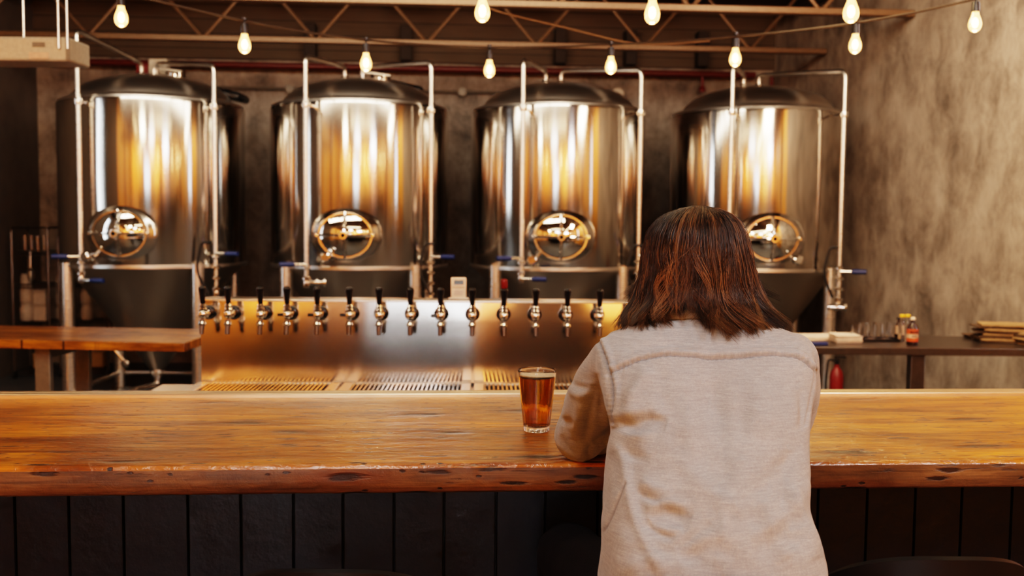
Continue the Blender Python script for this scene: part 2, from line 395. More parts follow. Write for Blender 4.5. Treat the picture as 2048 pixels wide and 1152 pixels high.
def remesh(mb, voxel, smooth_it=4, sub=0):
    me = mb.mesh('tmp', False); o = bpy.data.objects.new('tmp', me); C.objects.link(o)
    md = o.modifiers.new('r', 'REMESH'); md.mode = 'VOXEL'; md.voxel_size = voxel
    sm = o.modifiers.new('s', 'SMOOTH'); sm.iterations = smooth_it; sm.factor = .5
    if sub: sb = o.modifiers.new('u', 'SUBSURF'); sb.levels = sub; sb.render_levels = sub
    out = evaluated(o); bpy.data.objects.remove(o); bpy.data.meshes.remove(me)
    out.polygons.foreach_set('use_smooth', [True]*len(out.polygons)); return out

# ------------------------------------------------------------------ room shell (room frame is turned 4 degrees from the view)
XL, XR, YB, YN, ZC = -4.2, 3.58, 10.8, -3.4, 3.80
def wall_x(name, x, t, y0, y1, openings, m):     # side wall along Y, openings = (y0,y1,z0,z1)
    mb = MB(); ys = y0
    for (a, b, z0, z1) in sorted(openings):
        mb.box((x+t/2, (ys+a)/2, ZC/2), (abs(t), a-ys, ZC))
        mb.box((x+t/2, (a+b)/2, z0/2), (abs(t), b-a, z0)); mb.box((x+t/2, (a+b)/2, (z1+ZC)/2), (abs(t), b-a, ZC-z1)); ys = b
    mb.box((x+t/2, (ys+y1)/2, ZC/2), (abs(t), y1-ys, ZC))
    return struct(mb.build(name, m, rz=RA, smooth=False))
WIN_L = [(6.1, 6.75, .7, 3.3), (-1.9, -1.2, .8, 3.3)]
WIN_R = [(4.3, 4.85, .8, 3.3)]
struct(MB().box(((XL+XR)/2, (YB+YN)/2, -.05), (XR-XL+.4, YB-YN+.4, .1)).build('floor', MT['floor'], rz=RA))
struct(MB().box(((XL+XR)/2, (YB+YN)/2, ZC+.05), (XR-XL+.4, YB-YN+.4, .1)).build('ceiling', MT['deck'], rz=RA))
struct(MB().box(((XL+XR)/2, YB+.1, ZC/2), (XR-XL+.4, .2, ZC)).build('wall_back', MT['concrete_back'], rz=RA))
wall_x('wall_left', XL, -.2, 4.6, YB, WIN_L[:1], MT['plaster'])
wall_x('wall_left_near', XL, -.2, YN, 4.6, WIN_L[1:], MT['wood_wall_y']).name = 'wall_left.001'
wall_x('wall_right', XR, .2, 5.8, YB, [], MT['concrete'])
wall_x('wall_right_near', XR, .2, YN, 5.8, WIN_R, MT['wood_wall_y']).name = 'wall_right.001'
DX0, DX1, DZ1 = -1.5, -.1, 2.5
struct(MB().box(((XL+DX0)/2, YN-.1, ZC/2), (DX0-XL, .2, ZC)).box(((DX1+XR)/2, YN-.1, ZC/2), (XR-DX1, .2, ZC)).box(((DX0+DX1)/2, YN-.1, (DZ1+ZC)/2), (DX1-DX0, .2, ZC-DZ1)).build('wall_front', MT['wood_wall'], rz=RA, smooth=False))
dm = MB()
for xx in (DX0+.04, (DX0+DX1)/2, DX1-.04): dm.box((xx, YN-.1, DZ1/2), (.08, .05, DZ1))
for zz in (.1, 1.0, DZ1-.04): dm.box(((DX0+DX1)/2, YN-.1, zz), (DX1-DX0, .05, .08))
dr_ = struct(dm.build('door_1', MT['dark_steel'], rz=RA)); MB().box(((DX0+DX1)/2, YN-.1, DZ1/2), (DX1-DX0-.1, .006, DZ1-.1)).build('pane', MT['glass'], dr_)
# timber header cladding along the top of the back wall
struct(MB().box(((XL+XR)/2, YB-.03, 3.50), (XR-XL, .06, .60)).build('trim_1', MT['header'], rz=RA))
wi = 0
for x, wins, s in ((XL, WIN_L, -1), (XR, WIN_R, 1)):
    for (a, b, z0, z1) in wins:
        wi += 1
        mb = MB(); xm = x+s*.1
        for yy in (a+.02, b-.02, (a+b)/2): mb.box((xm, yy, (z0+z1)/2), (.06, .04, z1-z0))
        for zz in (z0+.02, z1-.02, (z0+z1)/2): mb.box((xm, (a+b)/2, zz), (.06, b-a, .04))
        wf = mb.build('window_%d' % wi, MT['dark_steel'], rz=RA); struct(wf)
        MB().box((xm, (a+b)/2, (z0+z1)/2), (.006, b-a-.04, z1-z0-.04)).build('pane', MT['glass'], wf)
# red sprinkler pipe and grey conduits on the back wall
y = YB-.16; spk = tag(MB().tube([(XL+.25, y, 3.12), (XR-.25, y, 3.12)], .034, 14).build('sprinkler_pipe', MT['red_pipe'], rz=RA), 'dark red sprinkler pipe running along the top of the back wall', 'pipe')
cd = thing('wall_conduit', 'thin grey conduit running along the back wall behind the tanks, with round junction boxes', 'conduit', rz=RA)
mb = MB(); yy = YB-.05; mb.tube(bend([(-3.6, yy, 2.90), (1.86, yy, 2.90), (1.86, yy, 1.3)], .06), .016, 10); mb.build('pipe', MT['galv_dark'], cd)
for xx in (-1.6, .2, .75): MB().cyl((xx, yy+.03, 2.90), (xx, yy-.05, 2.90), .045, n=20).build('junction_box', MT['galv_dark'], cd)
MB().cyl((1.86, yy+.03, 2.90), (1.86, yy-.07, 2.90), .065, n=20).build('junction_box', MT['galv'], cd)
# bits hanging from the sprinkler pipe
for k, (px, py) in enumerate([(1425, 160), (1573, 145)]):
    q = Rm(P(px, py, 10.4)); v = MB(); v.cyl((q.x, YB-.16, 3.14), (q.x, YB-.16, 2.98), .018); v.lathe([(.03, 0), (.035, .03), (.02, .06)], (q.x, YB-.16, 2.93))
    v.build('sprinkler_head', MT['red'], spk)

# ------------------------------------------------------------------ roof trusses, joists
def truss(y, label):
    t = thing('roof_truss', label, 'roof truss', W(0, y, 0), RA, 'open web steel roof trusses')
    zb, zt = 3.15, 3.72
    for s, nm in ((-1, 0), (1, 1)):
        MB().box(((XL+XR)/2, s*.022, zb), (XR-XL-.02, .034, .05)).build('bottom_chord', MT['truss'], t, bevel=.006)
    MB().box(((XL+XR)/2, 0, zt), (XR-XL-.02, .08, .06)).build('top_chord', MT['truss'], t, bevel=.006)
    x = XL+.05; k = 0
    while x < XR-.5:
        a, b = (x, 0, zb), (x+.5, 0, zt)
        if k % 2: a, b = (x, 0, zt), (x+.5, 0, zb)
        MB().cyl(a, b, .016, n=8).build('web_bar', MT['truss'], t); x += .5; k += 1
    return t
for y, lb in ((9.27, 'open web steel roof truss, the far one, above the tank domes'), (7.52, 'open web steel roof truss across the top of the picture in front of the tanks')):
    truss(y, lb)
jm = MB().box((0, 0, 0), (.09, YB-YN-6, .2)).mesh('ceiling_joist'); jm.materials.append(MT['joist'])
JX = [-3.9+1.05*i for i in range(8)]
for i, x in enumerate(JX):
    o = bpy.data.objects.new('ceiling_joist', jm); C.objects.link(o); o.location = W(x, YB-5.2, ZC-.1); o.rotation_euler.z = RA
    tag(o, 'dark timber joist running front to back under the roof deck', 'joist', 'dark timber joists under the roof deck')
# header brackets seen as dark blocks above the sprinkler pipe
for i, px in enumerate((620, 812, 1125, 1270, 1420)):
    q = Rm(P(px, 100, 10.5)); tag(MB().box((q.x, YB-.14, 3.38), (.12, .16, .36)).build('timber_bracket', MT['joist'], rz=RA, bevel=.005), 'dark timber bracket on the back wall header below the roof deck', 'bracket', 'timber brackets on the header')

# ------------------------------------------------------------------ fermenter tanks
TR = .74
ZS, ZR = 1.165, 2.462
def tank(px, yc, man_a, pipes, arms, label, extras):
    k = (px-1024)/FPX; cx = k*8.6/(1-.07*k); cy = 8.6+.07*cx
    T = thing('fermenter_tank', label, 'tank', (cx, cy, 0), 0, 'row of four steel fermenter tanks')
    def loc(v): return Vector(v)-Vector((cx, cy, 0))
    MB().lathe([(TR-.012, ZS), (TR, ZS+.02), (TR, ZR-.02), (TR-.006, ZR)], n=96, close=False).build('shell', MT['tank'], T)
    pr = [(TR-.006, ZR), (TR-.012, ZR+.018), (TR-.05, ZR+.034), (TR-.10, ZR+.05), (TR-.115, ZR+.078), (TR-.135, ZR+.10), (.54, ZR+.155), (.42, ZR+.20), (.28, ZR+.235), (.14, ZR+.252), (0.0001, ZR+.256)]
    MB().lathe(pr, n=96, close=False).build('dome', MT['dome'], T)
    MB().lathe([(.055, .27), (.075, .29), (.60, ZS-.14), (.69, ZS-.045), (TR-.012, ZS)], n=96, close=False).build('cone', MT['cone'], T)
    MB().lathe([(TR-.004, ZS-.016), (TR+.004, ZS-.010), (TR+.004, ZS+.012), (TR-.004, ZS+.018)], n=96, close=False).build('lower_seam', MT['dome'], T)
    # legs
    for sx in (-1, 1):
        for sy in (-1, 1):
            x, yv = sx*.515, sy*.515
            lg = MB().cyl((x, yv, .03), (x, yv, ZS+.02), .052, n=24).build('leg', MT['pipe'], T)
            MB().lathe([(.085, 0), (.085, .012), (.06, .02), (.03, .03), (.03, .10)], (x, yv, 0), n=24).build('foot', MT['chrome'], lg)
    for a, b in (((-.515, -.515), (.515, -.515)), ((-.515, .515), (.515, .515)), ((-.515, -.515), (-.515, .515)), ((.515, -.515), (.515, .515))):
        MB().cyl((*a, .155), (*b, .155), .019, n=12).build('leg_brace', MT['pipe'], T)
    # outlet valve
    ov = MB(); ov.cyl((0, 0, .28), (0, 0, .20), .045); ov.lathe([(.06, 0), (.06, .02)], (0, 0, .24)); ov.tube(bend([(0, 0, .22), (0, 0, .13), (-.10, -.2, .13), (-.12, -.34, .13)], .05), .03, 14)
    o = ov.build('outlet_valve', MT['chrome'], T); MB().lathe([(.045, 0), (.045, .018)], (-.12, -.32, .13), (-.3, -1, 0)).build('clamp', MT['chrome'], o)
    sd = MB().tube([(-.30, -.30, .55), (-.14, -.32, .36)], .012).lathe([(.03, -.02), (.034, 0), (.02, .02)], (-.14, -.34, .36), (0, -1, 0)).build('drain_port', MT['chrome'], T)
    # manway
    a = man_a; n = Vector((math.sin(a), -math.cos(a), 0)); tx = Vector((math.cos(a), math.sin(a), 0)); mz = 1.425
    c = Vector((n.x*TR, n.y*TR, mz))
    def disc(prof, sx, sz, nn=64):
        rg = []
        for (r, h) in prof:
            rg.append([c + n*h + tx*(r*sx*math.cos(2*PI*i/nn)) + Vector((0, 0, r*sz*math.sin(2*PI*i/nn))) for i in range(nn)])
        return rg
    fl = MB(); fl.rings(disc([(1.35, -.035), (1.22, .0), (1.08, .012), (1.02, .03), (.96, .03), (.95, .0)], .205, .172), False); fl.build('manway_flange', MT['tank'], T)
    door = MB().rings(disc([(.96, .016), (.93, .030), (.75, .048), (.5, .066), (.25, .076), (.001, .080)], .205, .172), False).build('manway_door', MT['mirror'], T)
    cb = MB(); cb.tube([c+tx*-.205+n*.05, c+tx*-.1+n*.095, c+n*.105, c+tx*.1+n*.095, c+tx*.205+n*.05], .011, 10); cb.tube([c+Vector((0, 0, -.178))+n*.05, c+Vector((0, 0, -.09))+n*.092, c+n*.102, c+Vector((0, 0, .09))+n*.092, c+Vector((0, 0, .178))+n*.05], .010, 10)
    cb.build('cross_bar', MT['chrome'], door)
    for s in (-1, 1): MB().box(c+tx*(s*.213)+n*.04, (.035, .04, .03), a).build('hinge', MT['chrome'], door, bevel=.006)
    MB().lathe([(.030, .09), (.034, .13), (.026, .145), (.018, .145), (.016, .12)], c, n, 24, close=False).build('knob', MT['chrome'], door)
    MB().lathe([(.018, .0), (.018, .004)], c+n*.125, n, 20).build('bore', MT['outlet_dark'], door)
    # sample port
    sa, sz_ = extras['sample']; n2 = Vector((math.sin(sa), -math.cos(sa), 0)); c2 = n2*TR + Vector((0, 0, sz_))
    sp = MB().cyl(c2-n2*.01, c2+n2*.08, .02).lathe([(.036, 0), (.036, .014)], c2+n2*.05, n2).lathe([(.036, 0), (.040, .02), (.028, .03)], c2+n2*.085, n2)
    sp.build('sample_port', MT['chrome'], T)
    # cleaning pipes down the front
    topz = 2.80
    for (ppx, ytop, ybot, side, hand) in pipes:
        s = None
        X0 = (ppx-1024)/FPX*7.85 - cx
        s = max(-.73, min(.73, X0)); Yp = cy-math.sqrt(TR*TR-s*s)-.13
        pt = P(ppx, ytop, Yp); pb = P(ppx, ybot, Yp)
        x = (P(ppx, (ytop+ybot)/2, Yp)).x
        zt, zb_ = pt.z, pb.z
        port = arms[side]                      # (px, height offset)
        pxx = (port-1024)/FPX*cy; pxl = pxx-cx
        zp = ZR+.26+.07
        path = [(x-cx, Yp-cy, zb_), (x-cx, Yp-cy, zt), (pxl, 0, zp+.03), (pxl, 0, ZR+.235)]
        cp = MB().tube(bend(path, .055), .0185, 14).build('cleaning_pipe', MT['pipe'], T)
        pz = Vector((x-cx, Yp-cy, 0))
        for zz in (ZR+.30,): MB().lathe([(.028, -.012), (.032, 0), (.028, .012)], (pxl, 0, zz-.03)).build('clamp', MT['chrome'], cp)
        rad = Vector((pz.x, pz.y, 0)).normalized()
        br = MB().lathe([(.03, -.022), (.034, 0), (.03, .022)], pz+Vector((0, 0, 2.42)), n=16).tube([pz+Vector((0, 0, 2.42)), pz-rad*.12+Vector((0, 0, 2.42))], .010, 8)
        br.build('bracket', MT['chrome'], cp)
        for q in range(4 if side == 'r' else 2):
            MB().lathe([(.019, -.020), (.026, -.016), (.037, -.006), (.037, .006), (.026, .016), (.019, .02)], pz+Vector((0, 0, zb_+.05+q*.085)), n=18, close=False).build('clamp', MT['chrome'], cp)
        MB().lathe([(.024, 0), (.028, .03), (.024, .06)], pz+Vector((0, 0, zb_-.02)), n=16).build('valve_body', MT['chrome'], cp)
        for (hz, dx) in hand:
            hp = pz+Vector((0, -.02, zb_+hz)); d = Vector((dx, -.25, 0)).normalized()
            vh = MB().cyl(hp, hp+d*.10, .012).build('valve_stem', MT['chrome'], cp)
            MB().tube([hp+d*.085, hp+d*.11, hp+d*.2], [.015, .020, .019], 12).build('handle', MT['blue'], cp)
    if extras.get('hose'):
        hx = extras['hose']; X0 = min(.70, (hx-1024)/FPX*8.0-cx); yh_ = -math.sqrt(max(.01, TR*TR-X0*X0))-.05
        MB().tube(bend([(X0+.10, yh_-.04, 1.36), (X0+.02, yh_-.02, 1.36), (X0-.03, yh_-.02, 1.14), (X0+.06, yh_, .95)], .08, 8), .011, 8).build('hose', MT['rubber'], T)
    if extras.get('tee'):
        px_, py_, dx = extras['tee']; X0 = (px_-1024)/FPX*7.75; q = P(px_, py_, 7.75)-Vector((cx, cy, 0))
        MB().cyl(q, q+Vector((dx, -.02, 0)), .022).lathe([(.034, 0), (.034, .02)], q+Vector((dx, 0, 0)), (1, 0, 0)).lathe([(.034, 0), (.034, .016)], q+Vector((dx*.45, 0, 0)), (1, 0, 0)).build('drain_tee', MT['chrome'], T)
    if extras.get('cap'):
        x = extras['cap']; MB().lathe([(.085, 0), (.085, .07), (.075, .078), (.02, .08)], (x, .1, ZR+.245), n=28).build('top_cap', MT['mirror'], T)
        MB().tube(bend([(x-.13, -.05, ZR+.22), (x-.13, -.05, ZR+.315), (x+.10, -.05, ZR+.29)], .02), .014, 10).build('relief_pipe', MT['pipe'], T)
    if extras.get('lid'):
        x, zz = extras['lid']; m = Matrix.Rotation(.20, 3, 'Y')
        MB().box((x, .26, zz), (.36, .34, .07), rot=m).build('hatch_cover', MT['black'], T, bevel=.03)
    if extras.get('controller'):
        MB().box((-.02, .22, ZR+.34), (.16, .10, .17)).build('controller_box', MT['galv'], T, bevel=.012)
        MB().box((-.17, .28, ZR+.33), (.12, .08, .12)).build('actuator', MT['red'], T, bevel=.01)
    return T
tank(310, 0, 0.0, [(158, 60, 560, 'l', [(.18, -1), (.0, 1)]), (430, 130, 590, 'r', [(.33, 1)])], {'l': 288, 'r': 318},
     'leftmost of the four steel fermenter tanks, partly behind the wooden table', {'sample': (-.30, 1.245), 'cap': .16, 'lid': (.52, ZR+.14), 'controller': 1, 'hose': 412})
tank(720, 0, 0.0, [(612, 113, 570, 'l', [(.16, -1)]), (862, 125, 600, 'r', [(.35, 1)])], {'l': 690, 'r': 724},
     'second steel fermenter tank from the left, above the left taps', {'sample': (-.17, 1.255), 'cap': .16, 'lid': (.34, ZR+.22), 'hose': 845, 'tee': (622, 565, .1)})
tank(1112, 0, 0.0, [(1045, 120, 560, 'l', [(.17, -1), (.01, 1)]), (1279, 140, 600, 'r', [(.36, 1)])], {'l': 1087, 'r': 1117},
     'third steel fermenter tank from the left, just left of the seated person\'s head', {'sample': (-.27, 1.245), 'hose': 1262})
tank(1506, 0, -.05, [(1461, 130, 570, 'l', [(.17, -1)]), (1684, 142, 612, 'r', [(.28, 1)])], {'l': 1478, 'r': 1508},
     'rightmost steel fermenter tank, behind the seated person beside the concrete wall', {'sample': (.19, 1.26), 'hose': 1660, 'tee': (1655, 614, .12)})

# ------------------------------------------------------------------ bar counter
yf = (Rm(Pz(0, 934, 1.07)).y + Rm(Pz(2048, 918, 1.07)).y)/2
yb = (Rm(Pz(0, 796, 1.07)).y + Rm(Pz(2048, 792, 1.07)).y)/2
BX0, BX1 = -2.7, 3.45
bar = thing('bar_counter', 'long varnished amber wood bar counter on a black boarded base', 'bar', W(0, yf, 0), RA)
D = yb-yf
mb = MB(); nx = 260; o = []
for i in range(nx+1):
    x = BX0+(BX1-BX0)*i/nx
    j = .0022*mnoise.noise(Vector((x*6, 0, 0)))+.0012*mnoise.noise(Vector((x*31, 5, 0)))
    j2 = .0022*mnoise.noise(Vector((x*7, 9, 0)))
    o.append([(x, D, 0), (x, .012+j, 0), (x, .004+j, -.003), (x, j, -.010)])
for i in range(nx+1): mb.v += [(p[0], p[1], 1.07+p[2]) for p in o[i]]
for i in range(nx):
    for k in range(3): a = i*4+k; mb.f.append((a, a+1, a+5, a+4))
mb.build('top_surface', MT['bar_top'], bar, ang=60)
mb = MB()
for i in range(nx+1):
    x = BX0+(BX1-BX0)*i/nx; j = o[i][3][1]; j3 = .002*mnoise.noise(Vector((x*5, 3, 1)))
    mb.v += [(x, j, 1.06), (x, j-.001, 1.035), (x, .002+j3, 1.014), (x, .008+j3, 1.008), (x, D, 1.008), (x, D, 1.0699)]
for i in range(nx):
    for k in range(5): a = i*6+k; mb.f.append((a, a+1, a+7, a+6))
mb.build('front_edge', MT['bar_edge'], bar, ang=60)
MB().box(((BX0+BX1)/2, D+.013, 1.056), (BX1-BX0, .026, .052)).build('rear_trim', MT['trim'], bar, bevel=.005)
MB().box(((BX0+BX1)/2, D+.036, 1.0715), (BX1-BX0, .020, .022)).build('rear_lip', MT['trim'], bar, bevel=.003)
# boarded base, board joints at the places measured from the photograph
YP = .25
js = [30, 138, 247, 376, 482, 587, 686, 788, 888, 992, 1090, 1195]
xs = [Rm(P(p, 1050, yf+YP+.0)).x for p in js]; st = .118
while xs[0] > BX0: xs.insert(0, xs[0]-st)
jr = [1635, 1733, 1829, 1922, 2022]; xr = []
for p in jr:
    d = ray(p, 1040); A, B = -math.sin(RA), math.cos(RA); t = (yf+YP)/(d.x*A+d.y*B); xr.append(Rm(CP+d*t).x)
xs = []
for p in js:
    d = ray(p, 1040); A, B = -math.sin(RA), math.cos(RA); t = (yf+YP)/(d.x*A+d.y*B); xs.append(Rm(CP+d*t).x)
while xs[0] > BX0: xs.insert(0, xs[0]-st)
gap = xr[0]-xs[-1]; ng = round(gap/st)
for i in range(1, ng): xs.append(xs[-1]+gap/ng)
xs += xr
while xs[-1] < BX1: xs.append(xs[-1]+st)
mb = MB()
for a, b in zip(xs[:-1], xs[1:]):
    mb.add([(a+.0012, YP+.004, 0), (a+.0035, YP, 0), (b-.0035, YP, 0), (b-.0012, YP+.004, 0), (a+.0012, YP+.004, 1.005), (a+.0035, YP, 1.005), (b-.0035, YP, 1.005), (b-.0012, YP+.004, 1.005), (a+.0012, YP+.012, 0), (a+.0012, YP+.012, 1.005), (b-.0012, YP+.012, 0), (b-.0012, YP+.012, 1.005)],
           [(0, 1, 5, 4), (1, 2, 6, 5), (2, 3, 7, 6), (8, 0, 4, 9), (3, 10, 11, 7)])
mb.box(((BX0+BX1)/2, YP+.035, .5), (BX1-BX0, .045, 1.0))
mb.build('boarded_base', MT['black_paint'], bar, ang=20)

# ------------------------------------------------------------------ pint of beer
g0 = Pz(1073, 862, 1.0702)
G = thing('pint_glass', 'full pint glass of amber beer with a thin head, standing on the bar', 'beer glass', g0)
def flute(prof_fn, n=120, k=22, depth=.0009, zf=(0.008, .085)):
    rg = []
    for (r, z) in prof_fn:
        rr = []
        for i in range(n):
            a = 2*PI*i/n; f = 0
            if zf[0] < z < zf[1]: f = depth*(abs(math.sin(a*k/2))-.6)*min(1, (zf[1]-z)/.03)
            rr.append((math.cos(a)*(r+f), math.sin(a)*(r+f), z))
        rg.append(rr)
    return rg
HG = .146
def rout(z): return .0295+(.0455-.0295)*(z/HG)**.95
outer = [(.0005, 0), (.026, 0), (.0285, .0015)]+[(rout(z), z) for z in np.linspace(.004, HG-.002, 30)]+[(rout(HG)-.001, HG)]
inner = [(rout(HG)-.0028, HG-.001)]+[(rout(z)-.0028, z) for z in np.linspace(HG-.004, .016, 20)]+[(.022, .0125), (.0005, .012)]
MB().rings(flute(outer+inner, zf=(.003, .07)), False).build('glass_wall', MT['glass'], G, ang=60)
zt = HG-.016
bp_ = [(.0005, .0123), (.022, .0127)]+[(rout(z)-.0026, z) for z in np.linspace(.0165, zt, 18)]+[(rout(zt)-.004, zt), (.0005, zt)]
MB().lathe(bp_, n=64, close=False).build('beer', MT['beer'], G)
MB().lathe([(.0005, zt-.001), (rout(zt)-.0029, zt-.001), (rout(zt+.004)-.0029, zt+.003), (rout(zt)-.006, zt+.0045), (.0005, zt+.004)], n=64, close=False).build('foam', MT['foam'], G)

# ------------------------------------------------------------------ tap wall, drip trays, taps
Ya = 4.05
pl = P(401, 601, Ya); TA = R(1.6)
def tl(px, py, off=0):      # on the rotated backsplash plane through pl
    d = ray(px, py); nx_, ny_ = -math.sin(TA), math.cos(TA)
    t = ((pl.x*nx_+(pl.y+off)*ny_) - (CP.x*nx_+CP.y*ny_))/(d.x*nx_+d.y*ny_); return CP+d*t
pr_ = tl(1518, 604)
wd = (Vector((pr_.x, pr_.y))-Vector((pl.x, pl.y))).length; ztp = pl.z; zbt = tl(401, 763).z
def tloc(v):
    d = Vector((v.x-pl.x, v.y-pl.y)); c, s = math.cos(TA), math.sin(TA); return Vector((d.x*c+d.y*s, -d.x*s+d.y*c, v.z))
tw = thing('tap_wall', 'brushed steel tap wall with drip tray behind the bar, all the taps mounted on it', 'tap station', (pl.x, pl.y, 0), TA)
mb = MB(); ns = 40; nz_ = 8
for i in range(ns+1):
    for j in range(nz_+1):
        x = wd*i/ns; z = zbt+(ztp-zbt)*j/nz_
        mb.v.append((x, (.006*mnoise.noise(Vector((x*3.2, z*1.2, 2)))+.0012*mnoise.noise(Vector((x*11, z*5, 7))))*(1 if 0 < j < nz_ else 0), z))
for i in range(ns):
    for j in range(nz_): a = i*(nz_+1)+j; mb.f.append((a, a+nz_+1, a+nz_+2, a+1))
bs_ = mb.build('backsplash', MT['splash'], tw); uvl = bs_.data.uv_layers.new(name='UVMap')
for lp in bs_.data.loops: vv = bs_.data.vertices[lp.vertex_index].co; uvl.data[lp.index].uv = (vv.x, vv.z)
MB().box((wd/2, .062, (ztp+zbt)/2), (wd, .115, ztp-zbt-.004)).build('tap_box', MT['plate'], tw)
MB().box((wd/2, .058, ztp+.003), (wd, .125, .009)).build('top_cap', MT['pipe'], tw, bevel=.002)
MB().box((wd/2, -.06, .44), (wd, .42, .84)).build('cabinet', MT['dark_steel'], tw)
MB().box((wd/2-.05, -.13, zbt-.020), (wd+.22, .28, .012)).build('counter_top', MT['plate'], tw)
# drip trays in four sections
secs = [tloc(Pz(p, 770, zbt)).x for p in (385, 682, 945, 1225, 1500)]
for a, b in zip(secs[:-1], secs[1:]):
    x0, x1 = a+.006, b-.006
    tr = MB(); xm = (x0+x1)/2; w_ = x1-x0
    tr.box((xm, -.255, zbt-.006), (w_, .028, .018)); tr.box((xm, -.012, zbt-.008), (w_, .016, .014))
    tr.box((x0+.02, -.135, zbt-.006), (.04, .22, .018)); tr.box((x1-.02, -.135, zbt-.006), (.04, .22, .018))
    t_ = tr.build('drip_tray', MT['pipe'], tw, bevel=.002)
    gb = MB(); x = x0+.045
    while x < x1-.045: gb.box((x, -.13, zbt-.003), (.007, .225, .005)); x += .0175
    gb.build('grate', MT['chrome'], t_)
    MB().box((xm, -.13, zbt-.0105), (w_-.04, .225, .003)).build('tray_well', MT['outlet_dark'], t_)
# a tap: built once, then copied
tz = tloc(tl(700, 626)).z
tap_px = [418, 468, 531, 583, 642, 705, 763, 824, 883, 945, 1007, 1069, 1131, 1194, 1256, 1317, 1378, 1440]
def make_tap(loc):
    t = thing('beer_tap', '', 'beer tap', loc, TA, 'row of chrome beer taps with black handles')
    MB().lathe([(.030, 0), (.030, .006), (.024, .012), (.016, .016)], (0, 0, 0), (0, -1, 0), 32).build('flange', MT['black'], t)
    b = MB(); b.cyl((0, -.005, 0), (0, -.07, 0), .0085, n=16); b.lathe([(.013, 0), (.0165, .005), (.0165, .014), (.013, .018)], (0, -.028, 0), (0, -1, 0), 20)
    b.build('shank', MT['chrome'], t)
    f = MB(); f.sphere((0, -.088, 0), .018, 12, sz=1.1); f.lathe([(.013, .012), (.016, .02), (.012, .028), (.014, .034), (.009, .044)], (0, -.088, 0), n=20)
    f.lathe([(.012, 0), (.016, .008), (.012, .014)], (0, -.100, -.030), (0, -.25, -1), 18)
    f.build('faucet_body', MT['chrome'], t)
    MB().tube([(0, -.098, -.022), (0, -.106, -.05), (0, -.110, -.078)], [.010, .0095, .0085], 14).build('spout', MT['dark_steel'], t)
    MB().tube([(0, -.088, .040), (0, -.090, .050), (0, -.092, .070), (0, -.095, .105), (0, -.096, .112)], [.009, .010, .0115, .0155, .011], 16).build('handle', MT['black'], t)
    return t
words = ['first', 'second', 'third', 'fourth', 'fifth', 'sixth', 'seventh', 'eighth', 'ninth', 'tenth', 'eleventh', 'twelfth', 'thirteenth', 'fourteenth', 'fifteenth']
tap0 = None
for i, px in enumerate(tap_px):
    q = tl(px, 627+ (px-400)*.003); q.z = tz
    if i < 14: lb = words[i]+' beer tap from the left on the steel wall, chrome with black handle'
    else: lb = 'chrome beer tap with a black handle hidden behind the seated person'
    if i == 0: lb = 'leftmost beer tap on the steel tap wall, chrome with a black handle'
    if i == 10: lb = 'eleventh beer tap from the left, with a dull red knob topping its black handle'
    if i > 14: continue
    if i == 14: lb = 'beer tap just beside the seated person\'s hair at the right end of the visible row'
    if tap0 is None: tap0 = make_tap(q); t = tap0
    else: t = dup(tap0, q)
    t['label'] = lb
    if i == 10: MB().lathe([(.011, .112), (.014, .118), (.014, .145), (.008, .15)], (0, -.096, 0), n=16).build('knob', MT['red'], t)
    if i in (3, 4, 5, 8): MB().cyl((-.012, -.088, 0), (-.038, -.088, 0), .0065, n=12).build('side_lever', MT['black'], t)
# thermostat on the tap wall
q = tl(917, 600, .05); th = thing('thermostat', 'small cream digital thermostat with a dark display standing on top of the tap wall', 'thermostat', (q.x, q.y, ztp+.0075), TA)
MB().box((0, 0, .048), (.064, .022, .088)).build('body', MT['cream'], th, bevel=.005)
MB().box((.001, -.0115, .072), (.037, .003, .016)).build('display', MT['lcd'], th)
MB().box((0, -.0112, .052), (.050, .002, .0015)).build('groove', MT['tan'], th)
MB().box((0, -.0112, .030), (.036, .002, .018)).build('label_plate', MT['paper'], th)
MB().box((0, 0, .004), (.084, .03, .008)).build('base', MT['white'], th, bevel=.002)

# ------------------------------------------------------------------ left wooden table
A_ = Pz(369, 686, .90); B_ = Pz(0, 679, .90); Cc = Pz(402, 658, .90)
ex = (Vector((A_.x, A_.y, 0))-Vector((B_.x, B_.y, 0))).normalized(); ang = math.atan2(ex.y, ex.x)
tb = thing('high_table', 'high wooden slab table on grey steel legs at the left beyond the bar', 'table', (A_.x, A_.y, 0), ang)
ey = Vector((-ex.y, ex.x, 0)); dep = (Cc-A_).dot(ey); skew = (Cc-A_).dot(ex)
Lt = 2.3
MB().rings([[(-Lt, 0, z), (0, 0, z), (skew*.3+.02, dep, z), (-Lt, dep, z)] for z in (.852, .90)]).build('tabletop', MT['table_wood'], tb, bevel=.004)
lx = ((Pz(65, 700, .85)-A_).dot(ex))
for yy in (.09, dep-.13): MB().box((lx, yy, .425), (.085, .04, .85)).build('leg', MT['galv_dark'], tb, bevel=.004)
MB().box((lx, dep/2, .82), (.085, dep-.2, .05)).build('leg_bracket', MT['galv_dark'], tb)
for yy in (.09, dep-.13): MB().box((lx-1.4, yy, .425), (.085, .04, .85)).build('leg', MT['galv_dark'], tb, bevel=.004)

